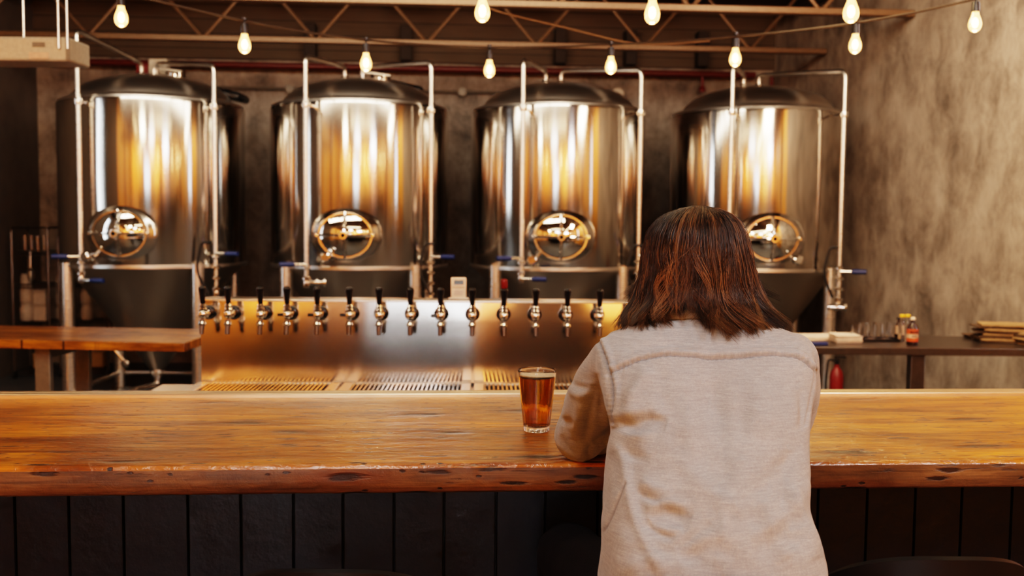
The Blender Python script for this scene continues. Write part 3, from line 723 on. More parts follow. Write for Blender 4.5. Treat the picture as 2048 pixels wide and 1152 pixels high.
# ------------------------------------------------------------------ right steel counter
A2 = Pz(1623, 694, .90); B2 = Pz(2048, 698, .90)
ex2 = (B2-A2); ex2.z = 0; ex2.normalize(); ey2 = Vector((-ex2.y, ex2.x, 0)); an2 = math.atan2(ex2.y, ex2.x)
rc = thing('steel_counter', 'dark steel work counter in front of the concrete wall at the right', 'counter', (A2.x, A2.y, 0), an2)
d2 = (Pz(1900, 672, .90)-A2).dot(ey2)
x0, x1 = -.45, 1.45
MB().box(((x0+x1)/2, d2/2, .88), (x1-x0, d2, .04)).build('worktop', MT['dark_steel'], rc, bevel=.003)
lx2 = (Pz(1843, 712, .86)-A2).dot(ex2)
for lx_ in (lx2, lx2-.95):
    for yy in (.05,): MB().box((lx_, yy, .43), (.075, .062, .86)).build('leg', MT['dark_steel'], rc, bevel=.003)
def on_c(px, py): return Pz(px, py, .9005)
# stacks of paper, tray, glasses, bottles, cloths on it
pp = [(1640, 676, .30, .20, .25, 5, 'loose stack of white papers fanned out beside the seated person\'s shoulder'),
      (1690, 683, .14, .16, -.05, 14, 'thick block of white paper in front of the row of tumblers')]
for k, (px, py, w_, d_, rz, n_, lb) in enumerate(pp):
    q = on_c(px, py); mb = MB()
    for i in range(n_):
        mb.box((random.uniform(-.006, .006), random.uniform(-.006, .006), .0018+i*.0030), (w_, d_, .0022), random.uniform(-.04, .04)*(4 if k == 0 else 1))
    tag(mb.build('paper_stack', MT['paper'], loc=q, rz=rz), lb, 'papers')
q = on_c(1634, 690); tag(MB().box((0, 0, .008), (.11, .035, .016)).build('blue_folder', MT['blue'], loc=q, rz=.05, bevel=.003), 'small blue folder lying at the front edge of the steel counter beside the papers', 'folder')
q = on_c(1745, 681); ty = thing('serving_tray', 'flat black tray under the row of empty tumblers', 'tray', q, .03)
MB().box((0, 0, .003), (.27, .12, .006)).build('tray_base', MT['black'], ty, bevel=.002)
mb = MB()
for a in ((0, -.058, .27, .004), (0, .058, .27, .004), (-.133, 0, .004, .12), (.133, 0, .004, .12)): mb.box((a[0], a[1], .008), (a[2], a[3], .012))
mb.build('rim', MT['black'], ty)
def tumbler_mesh(r0_, r1_, h, nm='drinking_glass'):
    t = .0022
    return MB().lathe([(.0004, 0), (r0_, 0), (r1_, h), (r1_-t, h), (r0_-t, .008), (.0004, .008)], n=32, close=False).mesh(nm, ang=50)
tm = tumbler_mesh(.026, .031, .085); tm.materials.append(MT['glass'])
gl = [(1712, 0), (1727, 1), (1742, 0), (1757, 1), (1771, 0), (1784, 1)]
wl = ['leftmost', 'second', 'third', 'fourth', 'fifth', 'rightmost']
for k, (px, r_) in enumerate(gl):
    q = on_c(px, 682 if r_ == 0 else 677); o = bpy.data.objects.new('drinking_glass', tm); C.objects.link(o); o.location = (q.x, q.y, .907)
    tag(o, wl[k]+' empty clear tumbler of the six on the steel counter left of the sauce bottles', 'glass', 'empty tumblers on the black tray')
def bottle(px, py, h, r, neck, body, cap, lab, lb, label_z=(.25, .62)):
    q = on_c(px, py); t = thing('sauce_bottle', lb, 'bottle', q, 0, 'bottles on the steel counter')
    MB().lathe([(.0004, 0), (r*.95, 0), (r, .004), (r, h*.62), (r*.9, h*.70), (neck, h*.80), (neck, h*.93), (.0004, h*.93)], n=28, close=False).build('body', body, t)
    if lab: MB().lathe([(r+.0006, h*label_z[0]), (r+.0006, h*label_z[1])], n=28, close=False).build('label', lab, t)
    MB().lathe([(neck*1.25, h*.90), (neck*1.3, h*.97), (neck*.9, h*1.0)], n=20).build('cap', cap, t)
    return t
b1 = bottle(1797, 678, .125, .022, .010, MT['brown_glass'], MT['black'], MT['label_pale'], 'dark bottle with a pale label, behind the yellow capped bottles')
b2 = bottle(1803, 682, .150, .020, .012, MT['glass'], MT['yellow'], None, 'clear bottle with a yellow cap, left of the two yellow capped bottles')
b3 = bottle(1814, 680, .146, .020, .012, MT['glass'], MT['yellow'], None, 'clear bottle with a yellow cap, right of the two yellow capped bottles')
b4 = bottle(1824, 690, .152, .030, .011, MT['brown_glass'], MT['paper'], MT['label_red'], 'front dark bottle with an orange red label and white cap on the steel counter', (.14, .58))
MB().lathe([(.0308, .040), (.0308, .062)], n=28, close=False).build('label_band', MT['label_pale'], b4)
lm = MB()
for a0, a1, z0, z1 in ((-.75, -.45, .066, .078), (-.35, -.2, .064, .080), (-.1, .12, .066, .078), (.22, .36, .064, .080), (.45, .75, .066, .078), (-.5, .5, .046, .050), (-.4, .35, .053, .056)):
    aa = np.linspace(a0, a1, 5); lm.rings([[(.0313*math.sin(a), -.0313*math.cos(a), z) for a in aa] for z in (z0, z1)], False)
lm.build('label_lettering', MT['black'], b4)
# folded cloths
def cloth_stack(px, py, w_, d_, n_, rz, lb, m1, m2, th_=.0135):
    q = on_c(px, py); t = thing('folded_cloths', lb, 'cloths', q, rz, 'piles of folded cloths')
    for i in range(n_):
        mb = MB(); nx_ = 14; ww = w_*random.uniform(.85, 1.05); ox, oy = random.uniform(-.02, .02), random.uniform(-.01, .01); s_ = random.random()*9
        up_, dn = [], []
        for a in range(nx_+1):
            for b in range(7):
                x = ox-ww/2+ww*a/nx_; yv = oy-d_/2+d_*b/6; e = .004*mnoise.noise(Vector((x*14, yv*14, s_)))
                edge = min(1, (min(a, nx_-a)+.3)/1.5)
                up_.append((x+.006*mnoise.noise(Vector((yv*20, s_, 0))), yv, (i+1)*th_*1.0-.001+e*.4-(1-edge)*.003)); dn.append((x, yv, i*th_+.0015+e*.3+(1-edge)*.002))
        rws = 7; mb.v = up_+dn; k = len(up_)
        for a in range(nx_):
            for b in range(6):
                c_ = a*rws+b; mb.f.append((c_, c_+rws, c_+rws+1, c_+1)); mb.f.append((k+c_, k+c_+1, k+c_+rws+1, k+c_+rws))
        for a in range(nx_): c_ = a*rws; mb.f.append((c_, k+c_, k+c_+rws, c_+rws)); c_ += 6; mb.f.append((c_, c_+rws, k+c_+rws, k+c_))
        for b in range(6): c_ = b; mb.f.append((c_, c_+1, k+c_+1, k+c_)); c_ = nx_*rws+b; mb.f.append((c_, k+c_, k+c_+1, c_+1))
        mb.build('cloth', m1 if i % 2 else m2, t, rz=random.uniform(-.10, .10))
    return t
cloth_stack(2000, 684, .25, .16, 8, -.25, 'pile of folded brown burlap cloths on the right end of the steel counter', MT['sack'], MT['sack_dark'])
cloth_stack(2065, 690, .16, .14, 5, .2, 'lower pile of dark striped cloths at the right frame edge on the steel counter', MT['sack_dark'], MT['sack'])
cloth_stack(1944, 676, .09, .09, 2, .1, 'single dark folded cloth left of the burlap pile on the steel counter', MT['sack_dark'], MT['sack_dark'])

# fire extinguisher
q = P(1673, 760, 7.5); fe = thing('fire_extinguisher', 'red fire extinguisher on the floor below the steel counter', 'fire extinguisher', (q.x, q.y, 0))
MB().lathe([(.045, 0), (.05, .01), (.05, .40), (.04, .44), (.018, .47), (.018, .49)], n=32).build('cylinder', MT['red'], fe)
MB().cyl((0, 0, .49), (0, 0, .53), .016).box((.02, 0, .545), (.09, .02, .012)).box((.02, 0, .57), (.10, .018, .010), 0).build('valve_lever', MT['black'], fe)
MB().tube(bend([(-.01, 0, .52), (-.07, -.01, .53), (-.085, -.01, .35), (-.07, 0, .18)], .05, 6), .010, 10).build('hose', MT['rubber'], fe)
MB().rings([[(.0515*math.sin(a), -.0515*math.cos(a), z) for a in np.linspace(.7, 1.7, 12)] for z in (.10, .30)], False).build('label_plate', MT['yellow'], fe)

# ------------------------------------------------------------------ duct box at the top left
dc = P(140, 122, 5.6); dy_ = .27; dt = P(140, 74, 5.6).z; dw = 1.2
db = thing('duct_box', 'galvanised steel duct box hung from the roof at the top left', 'duct', (dc.x, dc.y, dc.z))
hgt = dt-dc.z
MB().box((-dw/2, dy_/2, hgt/2), (dw, dy_, hgt)).build('casing', MT['galv'], db, bevel=.012)
MB().box((-.17, -.003, .028), (.11, .004, .035)).build('warning_label', MT['label_pale'], db)
MB().box((-.17, -.003, .088), (.07, .004, .025)).build('nameplate', MT['galv_dark'], db)
MB().box((-.01, -.002, hgt/2), (.02, .006, hgt*.92)).build('corner_angle', MT['galv_dark'], db)
for (px, y_) in ((120, -.02), (136, -.01), (30, .1)):
    xx = P(px, 60, 5.6).x-dc.x; MB().cyl((xx, y_, hgt*.5 if y_ < 0 else hgt), (xx, y_, ZC-dc.z-.02), .006, n=8).build('hanger_rod', MT['pipe'], db)

# ------------------------------------------------------------------ shelving racks at the left
def rack(pxa, pxb, Y, dep_, ztop, shelves, label):
    a = P(pxa, 600, Y); b = P(pxb, 600, Y); w_ = b.x-a.x
    t = thing('wire_rack', label, 'shelf', (a.x, Y, 0), 0, 'black wire shelving racks')
    for x in (0, w_):
        MB().tube(bend([(x, 0, .06), (x, 0, ztop), (x, dep_, ztop), (x, dep_, .06)], .06), .012, 8).build('post_frame', MT['dark_steel'], t)
        for yy in (0, dep_):
            MB().cyl((x-.012, yy, .035), (x+.012, yy, .035), .035, n=16).build('caster', MT['rubber'], t)
    MB().tube(bend([(0, 0, ztop-.06), (0, 0, ztop), (w_, 0, ztop), (w_, 0, ztop-.06)], .05), .010, 8).build('top_rail', MT['dark_steel'], t)
    for z in shelves:
        sh = MB(); n_ = 9
        for i in range(n_+1): sh.cyl((w_*i/n_, 0, z), (w_*i/n_, dep_, z), .0035, n=6)
        for yy in (0, dep_, dep_/2):
            for dz in (0, -.03): sh.cyl((0, yy, z+dz), (w_, yy, z+dz), .005, n=6)
        sh.build('wire_shelf', MT['dark_steel'], t)
    return a.x, w_
zof = lambda px, py, Y: P(px, py, Y).z
Yr = 9.45
sA = [zof(60, 503, Yr), zof(60, 569, Yr), zof(60, 645, Yr), zof(60, 742, Yr)]
ax, aw = rack(26, 98, Yr, .32, zof(60, 455, Yr), sA, 'black wire rack at far left with upturned glasses on its top shelf')
bx, bw = rack(119, 214, Yr+.12, .32, zof(150, 470, Yr), sA, 'black wire rack standing behind the left leg of the leftmost tank')
jm = tumbler_mesh(.034, .040, .145, 'upturned_glass'); jm.materials.append(MT['glass'])
for k, px in enumerate((50, 63, 75, 88)):
    q = P(px, 500, Yr+.1); o = bpy.data.objects.new('shelf_glass', jm); C.objects.link(o); o.location = (q.x, q.y, sA[0]+.0045)
    tag(o, ['leftmost', 'second', 'third', 'rightmost'][k]+' clear glass on the top shelf of the far left wire rack', 'glass', 'glasses on the wire rack')
def tub(x, y, z, r, h, lb, box=False, m='tub'):
    t = thing('storage_tub', lb, 'container', (x, y, z), 0, 'off white tubs and boxes on the racks')
    if box: MB().box((0, 0, h*.45), (r*2, r*1.7, h*.9)).build('body', MT[m], t, bevel=.01); MB().box((0, 0, h*.95), (r*2.1, r*1.8, h*.1)).build('lid', MT[m], t, bevel=.004)
    else: MB().lathe([(r*.85, 0), (r, h*.1), (r*1.0, h*.72), (r*.8, h*.85)], n=24).build('body', MT[m], t); MB().lathe([(r*.86, h*.83), (r*.88, h*.99), (r*.8, h)], n=24).build('lid', MT[m], t)
z0 = sA[2]+.005
for k, (h, r) in enumerate(((.17, .065), (.17, .062), (.11, .052))):
    tub(P(54, 600, Yr+.12).x, Yr+.12, z0, r, h, ['bottom', 'middle', 'top'][k]+' off white tub of the stack of three on the far left rack'); z0 += h+.001
z0 = sA[2]+.005
for k in range(2):
    tub(P(83, 600, Yr+.12).x, Yr+.12, z0, .062, .15, ['lower', 'upper'][k]+' off white box beside the stack of tubs on the far left rack', True); z0 += .151
z0 = sA[2]+.005
for k in range(3):
    tub(P(122, 600, Yr+.24).x, Yr+.26, z0, .055, .14, ['bottom', 'middle', 'top'][k]+' off white tub of the stack just left of the leftmost tank leg'); z0 += .141
z0 = sA[2]+.005
for k in range(2):
    tub(P(172, 600, Yr+.24).x, Yr+.26, z0, .055, .15, ['lower', 'upper'][k]+' off white tub seen right of the leftmost tank leg'); z0 += .151
for k, px in enumerate((88, 128, 192)):
    tub(P(px, 720, Yr+.2).x, Yr+(.15 if k == 0 else .27), sA[3]+.005, .06, .15, ['tan box on the lowest shelf of the far left rack', 'tan box on the lowest shelf left of the tank leg', 'tan box on the lowest shelf right of the tank leg'][k], True, 'tan')
q = P(61, 530, Yr+.1); MBh = MB().cyl((0, 0, 0), (0, 0, -.16), .006, n=8).lathe([(.012, -.16), (.035, -.19), (.035, -.25), (.012, -.30), (.006, -.34)], n=16)
tag(MBh.build('hanging_ladle', MT['pipe'], loc=(q.x, q.y, sA[0]-.005)), 'steel utensil hanging under the top shelf of the far left rack', 'utensil')

# ------------------------------------------------------------------ string lights
bulbprof = [(.0135, 0), (.0145, -.010), (.019, -.022), (.0245, -.036), (.0270, -.050), (.0255, -.064), (.019, -.076), (.010, -.083), (.0004, -.085)]
def make_bulb(loc, sag):
    t = thing('light_bulb', '', 'light bulb', loc, 0, 'glowing bulbs of the string lights')
    MB().lathe([(.0004, sag+.012), (.010, sag+.01), (.010, sag-.004), (.004, sag-.01), (.004, .045), (.015, .042), (.0165, .02), (.0165, .0), (.0004, -.001)], n=20, close=False).build('socket', MT['black'], t)
    MB().lathe(bulbprof, n=24, close=False).build('bulb_globe', MT['bulb'], t)
    MB().sphere((0, 0, -.045), .0125, 10, sz=1.7).build('filament', MT['filament'], t)
    return t
def bulb_light(loc, e=3.2):
    l = bpy.data.lights.new('bulb_light', 'POINT'); l.energy = e; l.color = (1, .60, .27); l.shadow_soft_size = .03
    o = bpy.data.objects.new('bulb_light', l); C.objects.link(o); o.location = loc
SA = [(242, 12, 4.1), (489, 68, 4.4), (732, 106, 4.7), (979, 120, 4.9), (1222, 113, 4.9), (1471, 96, 4.6), (1711, 68, 4.4), (1951, 24, 4.3)]
wA = [(0, -90, 3.7), (110, -50, 3.85), (242, -16, 4.1), (365, 14, 4.25), (489, 42, 4.4), (610, 64, 4.55), (732, 80, 4.7), (855, 90, 4.8), (979, 95, 4.9), (1100, 94, 4.9), (1222, 89, 4.9), (1347, 83, 4.75), (1471, 73, 4.6), (1590, 62, 4.5), (1711, 46, 4.4), (1830, 25, 4.35), (1951, -2, 4.3), (2060, -30, 4.2), (2200, -75, 4.1)]
SB = [(556, -28, 3.5), (965, -4, 3.55), (1305, -1, 3.5), (1703, -4, 3.45)]
wB = [(200, -110, 3.4), (380, -80, 3.45), (556, -62, 3.5), (760, -50, 3.53), (965, -40, 3.55), (1135, -38, 3.53), (1305, -38, 3.5), (1500, -38, 3.48), (1703, -42, 3.45), (1900, -60, 3.4)]
def spline(pts, n=6):
    out = []
    for i in range(len(pts)-1):
        p0, p1, p2, p3 = pts[max(i-1, 0)], pts[i], pts[i+1], pts[min(i+2, len(pts)-1)]
        for k in range(n):
            t = k/n; out.append(.5*((2*p1)+(-p0+p2)*t+(2*p0-5*p1+4*p2-p3)*t*t+(-p0+3*p1-3*p2+p3)*t**3))
    out.append(pts[-1]); return out
tag(MB().tube(spline([P(*w) for w in wA]), .0055, 8).build('overhead_cable', MT['joist'], smooth=True), 'sagging cable of the farther string of bulbs across the whole picture', 'cable')
tag(MB().tube(spline([P(*w) for w in wB]), .0055, 8).build('overhead_cable', MT['joist'], smooth=True), 'cable of the nearer string of bulbs along the top frame edge', 'cable')
tag(MB().tube(spline([P(*w) for w in [(960, 5, 5.2), (1000, 24, 5.2), (1130, 55, 5.3), (1250, 84, 5.3), (1330, 88, 5.3), (1420, 82, 5.3)]]), .005, 8).build('overhead_cable', MT['truss']), 'slack thin cable sloping down behind the middle bulbs', 'cable')  # plain thin cable with no bulbs on it, ends left unattached
pos = ['leftmost', 'second', 'third', 'fourth', 'fifth', 'sixth', 'seventh', 'rightmost']
bulb0 = None
for k, (px, py, Y) in enumerate(SA):
    q = P(px, py, Y); wz = P(px, dict((a, b) for a, b, c in wA).get(px, py-28), Y).z
    if bulb0 is None: bulb0 = make_bulb(q, .062); b = bulb0
    else: b = dup(bulb0, q)
    b['label'] = pos[k]+(' glowing bulb' if k in (0, 7) else ' glowing bulb from the left')+' on the farther sagging string of eight'
    bulb_light(q+Vector((0, 0, -.11)))
for k, (px, py, Y) in enumerate(SB):
    if k == 0: continue
    q = P(px, py, Y); b = dup(bulb0, q)
    b['label'] = [None, 'glowing bulb at the top frame edge above the third tank\'s left side', 'glowing bulb at the top frame edge, middle one of the nearer string', 'glowing bulb at the top frame edge near the concrete wall, on the nearer string'][k]
    bulb_light(q+Vector((0, 0, -.11)))

# ------------------------------------------------------------------ the seated person
rows = [  # py, left px, right px, centre depth, half depth : measured outline of the torso
 (640, 1310, 1515, 1.925, .060), (656, 1268, 1556, 1.905, .078), (672, 1222, 1592, 1.89, .092), (694, 1196, 1616, 1.875, .106), (730, 1192, 1626, 1.855, .120),
 (775, 1200, 1626, 1.83, .130), (815, 1214, 1619, 1.80, .134), (855, 1221, 1612, 1.77, .134), (910, 1218, 1610, 1.73, .130),
 (960, 1212, 1607, 1.69, .128), (1005, 1206, 1605, 1.665, .128), (1045, 1201, 1614, 1.645, .132), (1085, 1204, 1632, 1.63, .138),
 (1120, 1203, 1643, 1.62, .144), (1160, 1198, 1642, 1.61, .150), (1215, 1196, 1640, 1.605, .152), (1270, 1200, 1636, 1.60, .150)]
def torso_rings(inset, cut=None, n=64):
    out = []
    for (py, l, r_, yc, hd) in rows[:cut]:
        a, b = P(l, py, yc), P(r_, py, yc); c = (a+b)/2; hw = (b.x-a.x)/2-inset; h = hd-inset; rg = []
        for i in range(n):
            t = 2*PI*i/n; e = .80
            cx_ = math.copysign(abs(math.cos(t))**e, math.cos(t)); sy_ = math.copysign(abs(math.sin(t))**e, math.sin(t))
            rg.append((c.x+hw*cx_, c.y+h*sy_, c.z))
        out.append(rg)
    return out
SL, SR = P(1236, 724, 1.885), P(1584, 722, 1.905)
ML, MR = P(1190, 800, 1.975), P(1588, 800, 2.00)
EL, ER = P(1163, 884, 2.085), P(1570, 872, 2.16)
EL.z = max(EL.z, 1.112); ER.z = 1.112
WL, WR = Vector((EL.x+.235, 2.19, 1.106)), Vector((ER.x-.225, 2.335, 1.106))
NB, HC = P(1413, 640, 1.93), P(1396, 512, 1.995)
def hand(mb, w, d, side):
    d = Vector(d).normalized(); s = Vector((-d.y, d.x, 0))*side; z0_ = Vector((0, 0, 1))
    mb.cone(w-d*.01, w+d*.035, .024, .022)
    for k, (o_, ln) in enumerate(((-.030, .062), (-.010, .074), (.010, .070), (.029, .056))):
        kn = w+d*(.085-.004*abs(k-1))+s*o_+z0_*-.004; mb.cone(w+d*.015+s*o_*.6, kn, .017, .0125)
        m1 = kn+d*ln*.55+z0_*-.006; tp = kn+d*ln+z0_*-.020; mb.cone(kn, m1, .0102, .0088); mb.cone(m1, tp, .0088, .0072)
    tb_ = w+d*.03-s*.030; t1 = tb_+d*.034-s*.020; t2 = t1+d*.030-s*.004+z0_*-.006
    mb.cone(w+d*.01-s*.012, tb_, .018, .014); mb.cone(tb_, t1, .0135, .0105); mb.cone(t1, t2, .0105, .0085)
HLp, HRp = Vector((.235, 1.66, .875)), Vector((.405, 1.66, .875))
KL, KR = Vector((P(1137, 1100, 2.07).x, 2.07, .862)), Vector((.515, 2.10, .868))
AL, AR = Vector((KL.x+.02, 1.97, .43)), Vector((KR.x-.03, 2.0, .43))
bd = MB(); bd.rings(torso_rings(.030, -2))
bd.cone(NB+Vector((0, -.01, -.05)), HC+Vector((0, -.005, -.03)), .062, .055)
bd.sphere(HC+Vector((0, -.012, .012)), .080, 16, sx=.93, sy=1.14, sz=1.05)             # skull
bd.sphere(HC+Vector((0, .035, -.045)), .060, 14, sx=.95, sy=1.05, sz=1.15)              # face and jaw
bd.cone(HC+Vector((0, .085, -.010)), HC+Vector((0, .112, -.038)), .009, .014)            # nose
bd.cone(HC+Vector((-.014, .092, -.068)), HC+Vector((.014, .092, -.068)), .009, .009)     # lips
bd.cone(HC+Vector((0, .070, -.095)), HC+Vector((0, .082, -.092)), .020, .016)            # chin
for s in (-1, 1):
    bd.sphere(HC+Vector((s*.078, -.004, -.020)), .026, 10, sx=.35, sy=.7, sz=1.1)        # ears
    bd.cone(HC+Vector((s*.016, .086, .020)), HC+Vector((s*.045, .076, .018)), .009, .008)  # brow
    bd.sphere(HC+Vector((s*.030, .082, .002)), .011, 8)                                  # eyes
for S, M_, E_, Wr in ((SL, ML, EL, WL), (SR, MR, ER, WR)):
    bd.cone(S, M_, .043, .040); bd.cone(M_, E_, .040, .034); bd.cone(E_, Wr, .036, .024)
hand(bd, WL, (1, .12, -.04), 1); hand(bd, WR, (-1, .10, -.04), -1)
for H_, K_, A_n in ((HLp, KL, AL), (HRp, KR, AR)):
    bd.cone(H_, K_, .076, .052); bd.cone(K_, A_n, .050, .034); bd.cone(A_n, A_n+Vector((0, .10, -.05)), .032, .026)
person = bpy.data.objects.new('person', remesh(bd, .006, 3)); C.objects.link(person); person.data.materials.append(MT['skin'])
tag(person, 'person seated at the bar seen from behind, in a pale linen shirt, leaning on the bar with shoulder length brown hair', 'person')
person['label'] = 'person with brown hair seen from behind in a pale linen shirt, leaning on the bar'
# jeans and shoes
jn = MB()
for H_, K_, A_n in ((HLp, KL, AL), (HRp, KR, AR)):
    jn.cone(H_, H_.lerp(K_, .6), .092, .080); jn.cone(H_.lerp(K_, .6), K_, .080, .068); jn.cone(K_, K_.lerp(A_n, .4), .068, .060); jn.cone(K_.lerp(A_n, .4), A_n+Vector((0, 0, .04)), .058, .050)
jn.cone(HLp+Vector((.02, -.01, .03)), HRp+Vector((-.02, -.01, .03)), .115, .115)
me = remesh(jn, .009, 4)
for v in me.vertices:
    q = v.co; v.co = q + v.normal*(.006*mnoise.noise(q*9)+.003*mnoise.noise(Vector((q.x*30, q.y*12, q.z*30))))
je = bpy.data.objects.new('jeans', me); C.objects.link(je); je.parent = person; me.materials.append(MT['denim']); je['label'] = 'black jeans'
for A_n in (AL, AR):
    sh = MB(); sh.cone(A_n+Vector((0, -.03, -.045)), A_n+Vector((0, .16, -.055)), .042, .034); sh.cone(A_n, A_n+Vector((0, .02, -.05)), .045, .045)
    sm_ = remesh(sh, .006, 3); so = bpy.data.objects.new('shoe', sm_); C.objects.link(so); so.parent = person; sm_.materials.append(MT['shoe'])
# shirt
sb = MB(); sb.rings(torso_rings(0))
sb.cone(SL, ML, .055, .060); sb.cone(ML, EL, .060, .052); sb.sphere(EL+Vector((-.004, -.006, .002)), .056, 16, sy=.9, sz=.84)
sb.cone(P(1178, 835, 2.03), P(1160, 872, 2.06), .058, .057)
cuL = EL.lerp(WL, .30); cuR = ER.lerp(WR, .34)
sb.cone(EL, cuL, .052, .040); sb.cone(SR, MR, .052, .052); sb.cone(MR, ER, .050, .050); sb.cone(ER, cuR, .050, .040)
me = remesh(sb, .006, 7, 1)
nv = len(me.vertices); print('NV', nv); co = np.empty(nv*3, 'f'); me.vertices.foreach_get('co', co); co = co.reshape(-1, 3)
no = np.empty(nv*3, 'f'); me.vertices.foreach_get('normal', no); no = no.reshape(-1, 3)
def proj(co):
    d = co-np.array(CP); zf = d@np.array(fw); return 1024+FPX*(d@np.array(rt))/zf, 576-FPX*(d@np.array(up))/zf
px_, py_ = proj(co)
vd = np.array(CP)-co; vd /= np.linalg.norm(vd, axis=1)[:, None]
face = np.clip((np.sum(no*vd, axis=1)+.05)/.3, 0, 1)*(co[:, 1] < 2.16)
disp = np.zeros(nv)
def seg(pts):
    dm = np.full(nv, 1e9); sg = np.zeros(nv); tt = np.zeros(nv); tot = sum(math.dist(a, b) for a, b in zip(pts[:-1], pts[1:])); acc = 0
    for (a, b) in zip(pts[:-1], pts[1:]):
        ax_, ay = a; bx_, by = b; lx_, ly = bx_-ax_, by-ay; L2 = lx_*lx_+ly*ly
        t = np.clip(((px_-ax_)*lx_+(py_-ay)*ly)/L2, 0, 1); dx, dy = px_-(ax_+t*lx_), py_-(ay+t*ly); d = np.hypot(dx, dy)
        k = d < dm; dm[k] = d[k]; sg[k] = np.sign(dx*ly-dy*lx_)[k]; tt[k] = (acc+t*math.sqrt(L2))[k]/tot; acc += math.sqrt(L2)
    return dm, sg, tt
def cr(pts, n=8):
    v = [Vector((a, b, 0)) for a, b in pts]; return [(p.x, p.y) for p in spline(v, n)] if len(v) > 2 else pts
def fold(pts, w, a, taper=True, side=0):
    global disp
    a = a*(1.9 if math.dist(pts[0], pts[-1]) > 110 else 1.0)
    d, s, t = seg(cr(pts)); w = w*1.25; e = np.exp(-(d/w)**2)
    if side: e = np.where(s*side > 0, np.exp(-(d/(w*2.6))**2), e)
    k = np.sin(np.clip(t, 0, 1)*PI)**.6 if taper else 1
    disp += a*e*k*face
# broad anatomy and drape
def blob(x, y, rx, ry, a):
    global disp
    disp += a*np.exp(-((px_-x)/rx)**2-((py_-y)/ry)**2)*face
blob(1300, 800, 62, 85, .010); blob(1545, 800, 58, 85, .010); blob(1425, 850, 26, 150, -.006); blob(1340, 1030, 90, 60, -.006)
blob(1430, 1090, 110, 50, .006); blob(1600, 1110, 40, 40, .006); blob(1290, 1120, 60, 40, .008); blob(1500, 980, 60, 90, .004)
# creases copied from the photograph
F = [([(1224, 846), (1262, 848), (1300, 838), (1335, 848)], 7, -.0075, -1), ([(1228, 838), (1262, 830), (1296, 824)], 10, .004, 0),
     ([(1228, 868), (1252, 902), (1300, 922)], 9, -.005, 0), ([(1232, 856), (1268, 872), (1310, 872)], 9, .005, 0),
     ([(1226, 860), (1246, 930), (1262, 1010), (1290, 1080), (1330, 1150)], 11, .0075, 0), ([(1238, 900), (1258, 980), (1282, 1060), (1310, 1110)], 13, -.006, 0),
     ([(1270, 975), (1290, 988), (1322, 1003)], 7, -.006, 0), ([(1280, 960), (1310, 975), (1345, 985)], 9, .005, 0),
     ([(1298, 1034), (1330, 1018), (1384, 1036)], 8, -.008, -1), ([(1290, 1012), (1335, 1004), (1380, 1012)], 9, .005, 0),
     ([(1282, 1040), (1316, 1062), (1350, 1076)], 7, -.007, 0), ([(1300, 1052), (1336, 1058), (1366, 1054)], 8, .005, 0),
     ([(1350, 1095), (1384, 1076), (1420, 1046)], 9, -.006, 0), ([(1360, 1120), (1410, 1098), (1470, 1110)], 14, -.004, 0),
     ([(1440, 1010), (1447, 1050), (1440, 1085)], 8, .003, 0), ([(1500, 1105), (1560, 1080), (1600, 1090)], 16, -.005, 0),
     ([(1560, 930), (1585, 1000), (1612, 1070), (1630, 1120)], 12, .006, 0), ([(1578, 900), (1570, 980), (1590, 1060)], 12, -.005, 0),
     ([(1530, 1000), (1545, 1060), (1575, 1120)], 12, .004, 0), ([(1598, 780), (1604, 820), (1598, 862)], 7, -.006, 0),
     ([(1560, 760), (1580, 810), (1590, 860)], 14, .004, 0), ([(1500, 860), (1550, 880), (1600, 900)], 16, -.0035, 0),
     ([(1380, 740), (1378, 840), (1390, 930)], 14, .0025, 0), ([(1480, 740), (1486, 830), (1476, 920)], 14, -.0025, 0), ([(1330, 730), (1322, 780), (1330, 830)], 12, -.003, 0),
     ([(1420, 760), (1450, 880), (1440, 1010)], 16, -.0028, 0), ([(1350, 900), (1420, 985), (1500, 1020)], 14, .003, 0), ([(1600, 880), (1540, 960), (1470, 1010)], 16, -.003, 0), ([(1240, 1120), (1330, 1100), (1430, 1130)], 15, -.0035, 0), ([(1610, 960), (1570, 1030), (1500, 1075)], 13, .003, 0), ([(1300, 740), (1270, 790), (1250, 840)], 12, .0035, 0),
     # left sleeve
     ([(1142, 758), (1152, 772), (1176, 778)], 6, -.006, 0), ([(1136, 774), (1156, 786), (1184, 790)], 8, .005, 0),
     ([(1206, 740), (1214, 790), (1216, 840)], 8, .005, 0), ([(1196, 745), (1200, 800), (1196, 850)], 8, -.006, 0), ([(1222, 850), (1205, 876), (1186, 886)], 8, -.007, 0),
     ([(1112, 830), (1128, 842), (1150, 846)], 6, -.005, 0), ([(1170, 760), (1160, 820), (1150, 880)], 10, .004, 0), ([(1184, 770), (1178, 830), (1170, 890)], 7, -.0035, 0),
     ([(1186, 888), (1176, 905), (1180, 928)], 6, -.007, 0), ([(1200, 880), (1210, 892), (1212, 908)], 5, .005, 0), ([(1120, 870), (1135, 900), (1160, 912)], 8, -.004, 0),
     ([(1240, 680), (1290, 672), (1340, 664)], 12, .004, 0), ([(1270, 696), (1330, 690), (1390, 684)], 9, -.003, 0), ([(1500, 660), (1540, 672), (1590, 690)], 10, .003, 0), ([(1480, 690), (1540, 694), (1590, 706)], 9, -.003, 0)]
for pts, w_, a_, sd_ in F: fold(pts, w_, a_, True, sd_)
yoke = [(1226, 746), (1252, 732), (1290, 719), (1350, 713), (1420, 713), (1490, 714), (1560, 712), (1600, 720), (1630, 742)]
fold(yoke, 2.2, -.0032, False); fold([(a, b-8) for a, b in yoke], 5.5, .0022, False)
arm = [(1190, 668), (1203, 695), (1216, 728), (1226, 770), (1229, 808), (1224, 846)]
